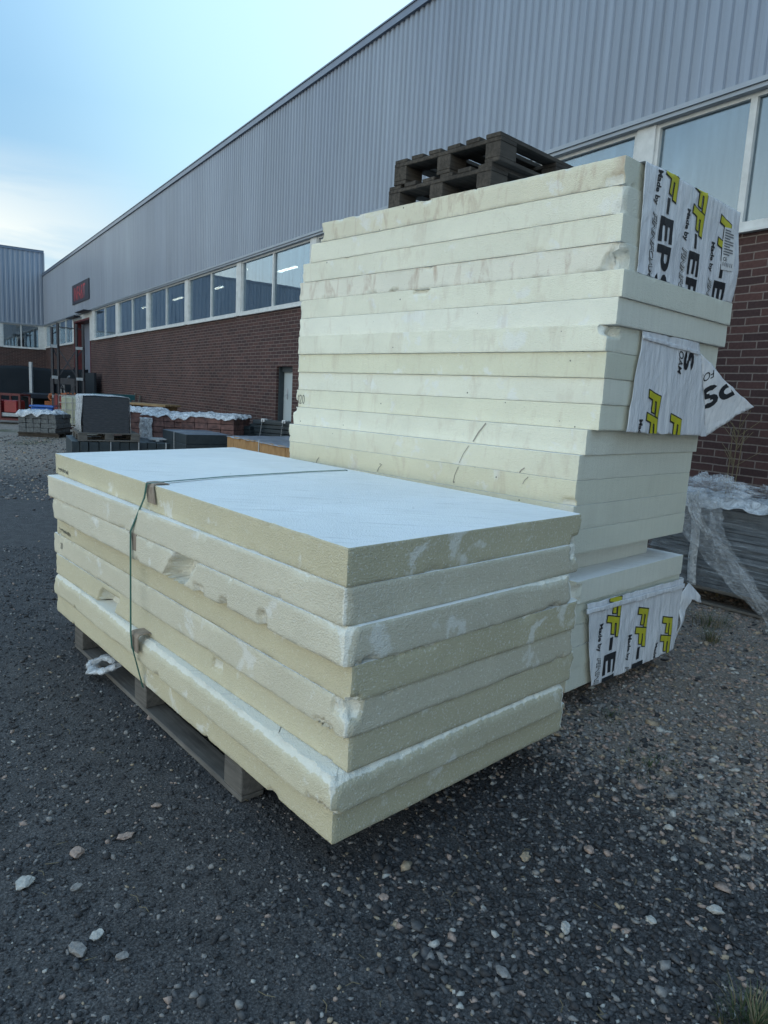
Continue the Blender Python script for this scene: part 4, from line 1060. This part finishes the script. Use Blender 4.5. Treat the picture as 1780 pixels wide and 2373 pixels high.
# ------------------------------------------------------------------ wrapped pallet on the right
RP = Vector((2.60,5.86,0)); rd = Vector((.633,-.774,0)); ra = math.atan2(rd.y, rd.x)
t = empty('wrapped_pallet', RP - rd*.35, ra, 'dark goods on a pallet wrapped in shiny clear film beside the brick wall', 'wrapped pallet')
mb = MB()
for k in range(23): mb.box(random.uniform(-.012,.012), 2.5, random.uniform(-.014,.014), 1.15, .155+.0300*k, .155+.0300*(k+1)-.003, jit=.002)
mb.build('dark_goods', M['goods'], t)
m = M['wood_grey']
for y in (.0, .52, 1.05): mb = MB(); mb.box(0,2.5,y,y+.1,0,.022); mb.build('bottom_board', m, t, .002)
for x_ in (.25,1.15,2.1):
    for y in (.0,.52,1.05): mb = MB(); mb.box(x_,x_+.14,y,y+.1,.0225,.12); mb.build('block', m, t, .003)
mb = MB(); mb.box(-.02,2.5,-.015,1.15,.1205,.150); mb.build('deck_board', m, t, .003)
def wrap(name, x0, x1, z0, z1, amp, off, m, seed, n=90, k_=50, sk=0):
    mb = MB(); vs = []
    for i_ in range(n+1):
        for k in range(k_+1):
            u, v = i_/n, k/k_; x = x0+(x1-x0)*u; z = z0+(z1-z0)*v
            vs.append((x, -off - amp*(.5+N3(x*2.2+z*3, z*26, seed)) - amp*.6*N3(x*9, z*50, seed), z))
    mb.add(vs, [(i_*(k_+1)+k, (i_+1)*(k_+1)+k, (i_+1)*(k_+1)+k+1, i_*(k_+1)+k+1) for i_ in range(n) for k in range(k_)])
    return mb.build(name, m, t, smooth=True)
wrap('stretch_film', -.02, 2.5, .15, .86, .010, .022, M['stretch'], 4)
for xx in (.36, 1.02, 1.75):
    mb = MB(); vs = []
    for k in range(30): z = .15+.70*k/29; x_ = xx+.01*N3(z*4, xx)-.05*(z-.5); vs += [(x_, -.045-.004*N3(z*30,0), z), (x_+.075, -.045-.004*N3(z*30,3), z)]
    mb.add(vs, [(2*k,2*k+1,2*k+3,2*k+2) for k in range(29)]); o = mb.build('wide_band', M['film_dense'], t, smooth=True); o.modifiers.new('th','SOLIDIFY').thickness = .002
cloth('film_cover', -.10, 2.55, -.07, 1.15, .85, .07, M['film_dense'], t, 8, 80, .05, 2.6)
crumple('film_bunch', .38, .12, .93, .30, .22, .13, M['film'], None, None, 5, 0, .9, 60, t)
crumple('film_bunch', .85, .55, .92, .35, .25, .10, M['film'], None, None, 9, 0, .9, 60, t)
# loose tail of film hanging diagonally down the front
def tail(pts, w0, w1, seed, m=M['film']):
    P = [Vector(p) for p in pts]; fine = []
    for i_ in range(len(P)-1):
        for k in range(14): fine.append(P[i_].lerp(P[i_+1], k/14))
    fine.append(P[-1]); mb = MB(); vs = []; n = 16; L = len(fine)
    for i_, p in enumerate(fine):
        d = (fine[min(i_+1,L-1)]-fine[max(i_-1,0)]).normalized(); u = Vector((d.z,0,-d.x)).normalized() if True else None
        w = w0+(w1-w0)*i_/L
        for k in range(n+1):
            s = k/n-.5; vs.append(p + u*s*w*(1+.3*N3(i_*.1, seed)) + Vector((0,-.02*abs(math.sin(s*12+N3(i_*.12,k*.2,seed)*4))-.012*N3(i_*.4,k*.9,seed),0)))
    mb.add(vs, [(i_*(n+1)+k, (i_+1)*(n+1)+k, (i_+1)*(n+1)+k+1, i_*(n+1)+k+1) for i_ in range(L-1) for k in range(n)])
    mb.build('film_tail', m, t, smooth=True)
tail([(.30,-.06,.90),(.42,-.09,.68),(.60,-.10,.48),(.80,-.10,.30),(1.05,-.12,.10)], .34, .10, 2)
tail([(.55,-.07,.88),(.60,-.11,.66),(.70,-.12,.50),(.90,-.12,.30),(1.15,-.14,.03)], .12, .10, 6)
tail([(.34,-.05,.92),(.40,-.08,.75),(.55,-.09,.58)], .12, .05, 9, M['film_dense'])

# ------------------------------------------------------------------ plants
def tuft(loc, n, h, spread, m, label, cat, seed, group=None):
    r = random.Random(seed); mb = MB()
    for k in range(n):
        a = r.uniform(0, 6.28); q = r.uniform(0, spread); x, y = q*math.cos(a), q*math.sin(a); hh = h*r.uniform(.5, 1.1); ln = r.uniform(.2, .9)*hh; b = a + r.uniform(-.8,.8); w = r.uniform(.0012,.0026)
        px, py = -math.sin(b)*w, math.cos(b)*w; vs = []
        for j in range(4):
            t_ = j/3; cx = x+math.cos(b)*ln*t_**1.8; cy = y+math.sin(b)*ln*t_**1.8; cz = hh*(t_-.25*t_*t_); ww = 1-t_*.9
            vs += [(cx-px*ww, cy-py*ww, cz), (cx+px*ww, cy+py*ww, cz)]
        mb.add(vs, [(2*j,2*j+1,2*j+3,2*j+2) for j in range(3)], 0 if r.random() < .6 else 1)
    o = mb.build('grass_tuft', m); o.location = loc; tag(o, label, cat, group); return o
gm = [M['plant'], M['straw']]
tuft((1.03,1.60,0), 260, .085, .09, gm, 'green and straw coloured grass tuft in the near right gravel corner', 'grass tuft', 1)
tuft((2.33,4.75,0), 90, .13, .06, gm, 'small upright weed in front of the wrapped pallet', 'grass tuft', 2)
tuft((2.50,5.15,0), 160, .12, .16, gm, 'thin weeds growing along the edge of the wrapped pallet', 'grass tuft', 3)
tuft((2.78,4.60,0), 90, .06, .10, gm, 'low weed patch at the right edge of the gravel beside the wrapped pallet', 'grass tuft', 4)
tuft((1.25,2.95,0), 120, .03, .16, [M['plant'],M['plant']], 'flat green weeds in the gravel by the low stack right end', 'grass tuft', 5)
tuft((1.22,3.45,0), 80, .03, .12, [M['plant'],M['plant']], 'faint green weeds in the shade beside the tall stack base', 'grass tuft', 6)
# tall dry stalk at the wall
P = Wp(3.34, .15); mb = MB(); r = random.Random(4)
for k in range(3):
    lean = (k-1)*.03; mb.tube([(lean*.2,0,0),(lean,.02,.7),(lean*1.6,.0,1.45)], [.006,.005,.003], 5)
for k in range(22):
    a = r.uniform(0,6.28); z = r.uniform(1.2,1.6); L = r.uniform(.06,.24); mb.tube([(0,0,z-.1),(math.cos(a)*L,math.sin(a)*L*.5,z+.05)], .0022, 4)
o = mb.build('dry_stalk', M['straw']); o.location = P; o.rotation_euler = (0,0,WANG); tag(o, 'tall thin dry plant stalk growing against the brick wall', 'plant')

# ------------------------------------------------------------------ ground
def ground_mat():
    m, nt, p = mat('yard_ground', .9, spec=.35)
    tc = nt.nodes.new('ShaderNodeTexCoord'); v = tc.outputs['Object']
    sp = nt.nodes.new('ShaderNodeSeparateXYZ'); nt.links.new(v, sp.inputs[0])
    big = nz(nt, v, .9, 5, .6); mid = nz(nt, v, 9, 5, .65); fine = nz(nt, v, 120, 3, .7)
    asp = ramp(nt, fine, [(.32, (.032,.031,.032)), (.52, (.088,.085,.086)), (.70, (.19,.18,.175))])
    asp = mix(nt, 1.0, asp, ramp(nt, mid, [(.3,.75),(.7,1.3)]), 'MULTIPLY')
    grv = ramp(nt, nz(nt, v, 70, 4, .75), [(.30, (.125,.105,.09)), (.5, (.27,.23,.195)), (.72, (.47,.41,.35))])
    grv = mix(nt, 1.0, grv, ramp(nt, mid, [(.3,.7),(.7,1.25)]), 'MULTIPLY')
    # light gravel lies beyond a slanting line on the right, and again far left
    def line(a, b, c, w):
        d = nt.nodes.new('ShaderNodeVectorMath'); d.operation = 'DOT_PRODUCT'; d.inputs[1].default_value = (a, b, 0); nt.links.new(v, d.inputs[0])
        s = nt.nodes.new('ShaderNodeMath'); s.operation = 'ADD'; s.inputs[1].default_value = -c; nt.links.new(d.outputs['Value'], s.inputs[0])
        n = nt.nodes.new('ShaderNodeMath'); n.operation = 'MULTIPLY_ADD'; n.inputs[1].default_value = 1.1; nt.links.new(big, n.inputs[0]); n.inputs[2].default_value = -.55
        s2 = nt.nodes.new('ShaderNodeMath'); nt.links.new(s.outputs[0], s2.inputs[0]); nt.links.new(n.outputs[0], s2.inputs[1])
        r = nt.nodes.new('ShaderNodeMapRange'); r.inputs[1].default_value = -w; r.inputs[2].default_value = w; nt.links.new(s2.outputs[0], r.inputs[0]); return r.outputs[0]
    right = line(.66, .75, 2.78, .25)
    gate = line(1, 0, .1, .5)
    far = line(-.10, .99, 12.6, 1.2)
    mu = nt.nodes.new('ShaderNodeMath'); mu.operation = 'MULTIPLY'; nt.links.new(right, mu.inputs[0]); nt.links.new(gate, mu.inputs[1])
    c = mix(nt, mu.outputs[0], asp, grv); c = mix(nt, far, c, grv)
    gr = ramp(nt, nz(nt, v, .6, 5, .7), [(.52, 0.0), (.62, .75)]); mu2 = nt.nodes.new('ShaderNodeMath'); mu2.operation = 'MULTIPLY'; nt.links.new(gr, mu2.inputs[0]); nt.links.new(line(-.1,.99,17,1), mu2.inputs[1])
    c = mix(nt, mu2.outputs[0], c, (.075,.085,.04))
    nt.links.new(c, p.inputs['Base Color'])
    b = bump(nt, p, nz(nt, v, 55, 5, .75), .9, .02); vo = N(nt, 'ShaderNodeTexVoronoi'); vo.inputs['Scale'].default_value = 130; nt.links.new(v, vo.inputs['Vector'])
    bump(nt, p, vo.outputs['Distance'], .6, .006, b); return m
M['ground'] = ground_mat()
def gz(x, y):
    d = math.hypot(x, y); k = 1/(1+max(0, d-6)*.15)
    return (-.010 + .010*N3(x*1.3, y*1.3) + .005*N3(x*5, y*5))*k if d < 60 else 0
def axis(lo, hi, c, n, tight):
    t_ = np.linspace(-1, 1, n); s_ = np.sinh(t_*tight)/np.sinh(tight); return np.where(s_ < 0, c + s_*(c-lo), c + s_*(hi-c))
X = axis(-260, 260, 0, 300, 6.5); Y = axis(-200, 380, 2.6, 300, 6.5)
vs = [(float(x), float(y), gz(x, y)) for x in X for y in Y]; nY = len(Y)
fs = [(i_*nY+k, (i_+1)*nY+k, (i_+1)*nY+k+1, i_*nY+k+1) for i_ in range(len(X)-1) for k in range(nY-1)]
me = bpy.data.meshes.new('ground'); me.from_pydata(vs, [], fs); me.materials.append(M['ground']); me.polygons.foreach_set('use_smooth', [True]*len(fs))
o = bpy.data.objects.new('ground', me); C.objects.link(o); tag(o, 'dark gritty asphalt and gravel yard', None, None, 'structure')

# loose gravel
stm = []
for nm_, c1, c2 in (('chip_dark', (.046,.045,.048), (.025,.025,.027)), ('chip_slate', (.11,.108,.11), (.062,.062,.065)), ('chip_grey', (.28,.265,.25), (.16,.15,.145)), ('chip_pink', (.40,.30,.25), (.25,.185,.155)), ('chip_tan', (.42,.33,.23), (.27,.21,.15)), ('chip_pale', (.50,.48,.44), (.32,.31,.29))):
    stm.append(plain(nm_, c1, c2, .75, 90, b=.5, spec=.4))
ico = bmesh.new(); bmesh.ops.create_icosphere(ico, subdivisions=1, radius=1)
icv = np.array([v.co[:] for v in ico.verts]); icf = np.array([[v.index for v in f.verts] for f in ico.faces]); ico.free()
def scatter(name, n, region, size, probs, label, seed, flat=.6, lift=.25):
    r = np.random.default_rng(seed)
    xy = region(r, n); n = len(xy); s = size(r, n, xy)
    V = icv[None]*(1+r.uniform(-.42,.38,(n,12,1)))
    sc = np.stack([s*r.uniform(.75,1.35,n), s*r.uniform(.6,1.05,n), s*r.uniform(flat*.6, flat*1.15, n)], 1); V = V*sc[:,None,:]
    tx = r.normal(0,.3,n); ty = r.normal(0,.3,n); V[:,:,2] += V[:,:,0]*tx[:,None]*.6 + V[:,:,1]*ty[:,None]*.6
    a = r.uniform(0,6.283,n); ca, sa = np.cos(a)[:,None], np.sin(a)[:,None]
    x = V[:,:,0]*ca - V[:,:,1]*sa; y = V[:,:,0]*sa + V[:,:,1]*ca
    z0 = np.array([gz(float(p[0]), float(p[1])) for p in xy])
    W = np.stack([x+xy[:,0:1], y+xy[:,1:2], V[:,:,2]+(z0+s*lift)[:,None]], 2).reshape(-1,3)
    Fc = (icf[None]+(np.arange(n)*12)[:,None,None]).reshape(-1,3)
    me = bpy.data.meshes.new(name); me.vertices.add(len(W)); me.vertices.foreach_set('co', W.ravel().astype('f'))
    me.loops.add(len(Fc)*3); me.loops.foreach_set('vertex_index', Fc.ravel().astype('i'))
    me.polygons.add(len(Fc)); me.polygons.foreach_set('loop_start', np.arange(0, len(Fc)*3, 3, dtype='i'))
    mi = np.repeat(r.choice(6, n, p=probs), 20) if not callable(probs) else np.repeat(probs(r, xy), 20)
    for q_ in stm: me.materials.append(q_)
    me.polygons.foreach_set('material_index', mi.astype('i')); me.update(calc_edges=True); me.validate()
    o = bpy.data.objects.new(name, me); C.objects.link(o); tag(o, label, None, None, 'stuff'); return o
def fan(y0, y1, pw, cond):
    def f(r, n):
        out = []
        u = r.random(n); y = (y0**pw + u*(y1**pw-y0**pw))**(1/pw); x = r.uniform(-1,1,n)*(.60*y+.12)
        xy = np.stack([x,y],1); return xy[cond(xy, r)]
    return f
sgn = lambda xy, r: (xy[:,0]*.66+xy[:,1]*.75-2.78 + .35*np.sin(xy[:,0]*5+xy[:,1]*3)*.4 + r.normal(0,.22,len(xy)))   # >0: pale gravel side
isright = lambda xy, r: xy[:,0] + .18*np.sin(xy[:,1]*7) + r.normal(0,.12,len(xy)) > .02
# dark chips, right foreground
scatter('dark_gravel', 34000, fan(1.35, 4.2, 1.2, lambda q, r: isright(q, r) & (sgn(q, r) < .25)), lambda r, n, q: r.gamma(5,.00135,n)+.002, [.50,.38,.07,.03,.01,.01], 'coarse dark asphalt chips on the right', 11)
# pale gravel, right side
scatter('pale_gravel', 60000, fan(2.0, 8.0, 1.3, lambda q, r: (q[:,0] > .1) & (sgn(q, r) > -.05)), lambda r, n, q: (r.gamma(2.6,.0023,n)+.0025), [.03,.08,.45,.26,.12,.06], 'pale pinkish gravel on the right', 12)
# grit on the left asphalt
scatter('asphalt_grit', 46000, fan(1.35, 6.5, 1.1, lambda q, r: ~isright(q, r)), lambda r, n, q: r.gamma(3,.0012,n)+.0014, [.46,.40,.10,.02,.01,.01], 'fine dark grit on the asphalt', 13, .7, .3)
# sparse stones everywhere near
scatter('loose_stones', 8000, fan(1.35, 9, 1.2, lambda q, r: np.where(isright(q, r), r.random(len(q)) < .95, r.random(len(q)) < .10)), lambda r, n, q: r.gamma(2.0,.0032,n)+.002, [.04,.10,.34,.32,.12,.08], 'scattered small pale stones', 14, .5, .2)
scatter('distant_gravel', 16000, lambda r, n: np.stack([r.uniform(-13,-2.2,n), r.uniform(9,19,n)],1), lambda r, n, q: r.gamma(2.5,.004,n)+.004, [.05,.25,.50,.12,.06,.02], 'grey gravel in the far part of the yard', 15)
mb = MB(); r = random.Random(21)
for k in range(90):
    y = r.uniform(1.45, 4.2); x = r.uniform(-.55*y, .6*y); a = r.uniform(0, 6.28); L = r.uniform(.015,.05); z = gz(x, y)+.008
    mb.tube([(x,y,z),(x+math.cos(a)*L*.5,y+math.sin(a)*L*.5,z+.004),(x+math.cos(a+.3)*L,y+math.sin(a+.3)*L,z+.001)], .0011, 4)
o = mb.build('straw_litter', M['straw']); tag(o, 'bits of dry straw and twig strewn over the yard', None, None, 'stuff')
# the largest stones, each one of its own
BIG = [(-1.066,2.001,.034,5,'white-grey rock in the lower left, biggest pale stone on the dark asphalt'),(-.972,2.155,.030,3,'upright brownish rock beside two pink stones in the lower left'),(-.845,2.26,.024,3,'pink stone above the brown rock in the lower left'),
       (-.80,2.45,.020,3,'small rusty stone highest of the lower left group'),(-.90,1.99,.022,2,'flat grey stone just right of the biggest pale rock'),(-.79,1.745,.030,2,'grey cracked stone in the cluster near the bottom edge'),(-.76,1.80,.022,5,'pale stone behind the cracked stone at the bottom edge'),(-.66,1.73,.022,2,'speckled stone right of the bottom cluster'),
       (.065,2.02,.020,3,'reddish stone in the middle foreground'),(.40,1.745,.026,2,'round grey stone alone at the bottom right of centre'),(.62,1.93,.024,5,'pale angular stone on the dark chips, centre right'),(1.13,2.04,.028,5,'long pale stone near the right edge of the dark chips'),(.56,2.26,.024,4,'tan stone on the dark chips below the low stack corner'),(.80,2.32,.024,3,'pinkish angular stone on the dark chips at right'),(.90,1.98,.022,5,'broken whitish rock at lower right before the tuft')]
for k, (x, y, s_, mi_, lab) in enumerate(BIG):
    bm = bmesh.new(); bmesh.ops.create_icosphere(bm, subdivisions=2, radius=1); rr_ = random.Random(k)
    s_ *= .82; sx, sy, sz_ = s_*rr_.uniform(.95,1.35), s_*rr_.uniform(.6,.9), s_*rr_.uniform(.3,.5)
    for v in bm.verts:
        q = v.co; kk = 1+.55*N3(q.x*1.3+k*5, q.y*1.3, q.z*1.3)+.16*N3(q.x*4+k, q.y*4, q.z*4); v.co = Vector((round(q.x*3.2)/3.2*.35+q.x*.65, round(q.y*3.2)/3.2*.35+q.y*.65, q.z))*kk; v.co = Vector((v.co.x*sx, v.co.y*sy, v.co.z*sz_))
    me = bpy.data.meshes.new('stone'); bm.to_mesh(me); bm.free(); me.materials.append(stm[mi_])
    o = bpy.data.objects.new('stone', me); C.objects.link(o); o.location = (x, y, sz_*.35); o.rotation_euler = (0,0,rr_.uniform(0,6)); tag(o, lab, 'stone', 'larger stones lying in the yard')

# ------------------------------------------------------------------ light, sky, camera
SUN_EL, SUN_AZ = 25.0, 1.0
w = bpy.data.worlds.new('World'); S.world = w; w.use_nodes = True; nt = w.node_tree
bg = nt.nodes['Background']; bg.inputs[1].default_value = .15
sky = nt.nodes.new('ShaderNodeTexSky'); sky.sky_type = 'NISHITA'; sky.sun_disc = False
sky.sun_elevation = rad(SUN_EL); sky.sun_rotation = rad(SUN_AZ); sky.air_density = 1.0; sky.dust_density = 1.2; sky.ozone_density = 1.0
tc = nt.nodes.new('ShaderNodeTexCoord'); mp = nt.nodes.new('ShaderNodeMapping'); mp.inputs['Scale'].default_value = (1.2,1.2,4.5); nt.links.new(tc.outputs['Generated'], mp.inputs['Vector'])
mp.inputs['Location'].default_value = (.35,.1,0); n = nz(nt, mp.outputs[0], 1.7, 6, .6, .4); cm = ramp(nt, n, [(.40, 0.0), (.60, 1.0)])
sp = nt.nodes.new('ShaderNodeSeparateXYZ'); nt.links.new(tc.outputs['Generated'], sp.inputs[0])
band = ramp(nt, sp.outputs[2], [(.0, 1.0), (.14, .95), (.21, .5), (.27, .0)])
mu = mix(nt, 1.0, cm, band, 'MULTIPLY')
dc = nt.nodes.new('ShaderNodeVectorMath'); dc.operation = 'DOT_PRODUCT'; dc.inputs[1].default_value = Vector((-.62,.76,.16)).normalized(); nt.links.new(tc.outputs['Generated'], dc.inputs[0])
mu = mix(nt, 1.0, mu, ramp(nt, dc.outputs['Value'], [(.925, .0), (.985, 1.0)]), 'MULTIPLY')
low = ramp(nt, sp.outputs[2], [(.0, .85), (.13, .45), (.24, .0)])
mu = mix(nt, 1.0, mu, low, 'ADD') if False else mu
EXP = .72; K = 1/(.15*2**EXP)*1.27
kc = lambda *c: tuple(x*K for x in c)
grad = ramp(nt, sp.outputs[2], [(.0, kc(.42,.55,.64)), (.14, kc(.32,.52,.67)), (.32, kc(.24,.46,.68)), (.6, kc(.33,.57,.84)), (1.0, kc(.38,.63,.92))])
def lobe(vec, lo, hi, col, base, msk=None):
    d = nt.nodes.new('ShaderNodeVectorMath'); d.operation = 'DOT_PRODUCT'; d.inputs[1].default_value = Vector(vec).normalized(); nt.links.new(tc.outputs['Generated'], d.inputs[0])
    r = nt.nodes.new('ShaderNodeMapRange'); r.interpolation_type = 'SMOOTHERSTEP'; r.inputs[1].default_value = lo; r.inputs[2].default_value = hi; nt.links.new(d.outputs['Value'], r.inputs[0])
    q = mix(nt, r.outputs[0], (0,0,0), kc(*col))
    if msk is not None: q = mix(nt, 1.0, q, msk, 'MULTIPLY')
    return mix(nt, 1.0, base, q, 'ADD')
sunv = (math.sin(rad(SUN_AZ))*math.cos(rad(SUN_EL)), math.cos(rad(SUN_AZ))*math.cos(rad(SUN_EL)), math.sin(rad(SUN_EL)))
c = lobe(sunv, .86, 1.0, (.17,.23,.18), grad)
c = lobe((-.85,.50,.10), .84, 1.0, (.55,.55,.46), c)
c = lobe((-.66,-.75,.05), .15, 1.0, (1.65,1.48,1.10), c, ramp(nt, sp.outputs[2], [(.0, 1.0), (.18, .85), (.42, .18)]))   # added warm glow low in the unseen sky behind, brightens left-facing foam
c = mix(nt, .03, c, sky.outputs[0])
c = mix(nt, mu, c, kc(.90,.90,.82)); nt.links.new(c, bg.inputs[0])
sl = bpy.data.lights.new('sun', 'SUN'); sl.energy = 3; sl.angle = rad(.5); sl.color = (1,.95,.86)
so = bpy.data.objects.new('sun', sl); C.objects.link(so)
sd_ = Vector((math.sin(rad(SUN_AZ))*math.cos(rad(SUN_EL)), math.cos(rad(SUN_AZ))*math.cos(rad(SUN_EL)), math.sin(rad(SUN_EL))))
so.rotation_euler = sd_.to_track_quat('Z', 'Y').to_euler(); so.location = (0, 40, 30)

f_, p_, r_ = 1638.0853, .1621, .0531
cp, spn = math.cos(p_), math.sin(p_); fw = Vector((0,cp,-spn)); up0 = Vector((0,spn,cp)); rt0 = Vector((1,0,0))
cc, ss = math.cos(r_), math.sin(r_); rt = rt0*cc + up0*ss; up = -rt0*ss + up0*cc
cam = bpy.data.cameras.new('camera'); cam.sensor_fit = 'VERTICAL'; cam.sensor_height = 36; cam.lens = f_/2373*36; cam.clip_start = .05; cam.clip_end = 1000
co = bpy.data.objects.new('camera', cam); C.objects.link(co)
co.matrix_world = Matrix(((rt.x,up.x,-fw.x,0),(rt.y,up.y,-fw.y,0),(rt.z,up.z,-fw.z,1.57),(0,0,0,1)))
S.camera = co
S.view_settings.view_transform = 'Standard'; S.view_settings.look = 'None'; S.view_settings.exposure = EXP; S.view_settings.gamma = 1
S.cycles.max_bounces = 8
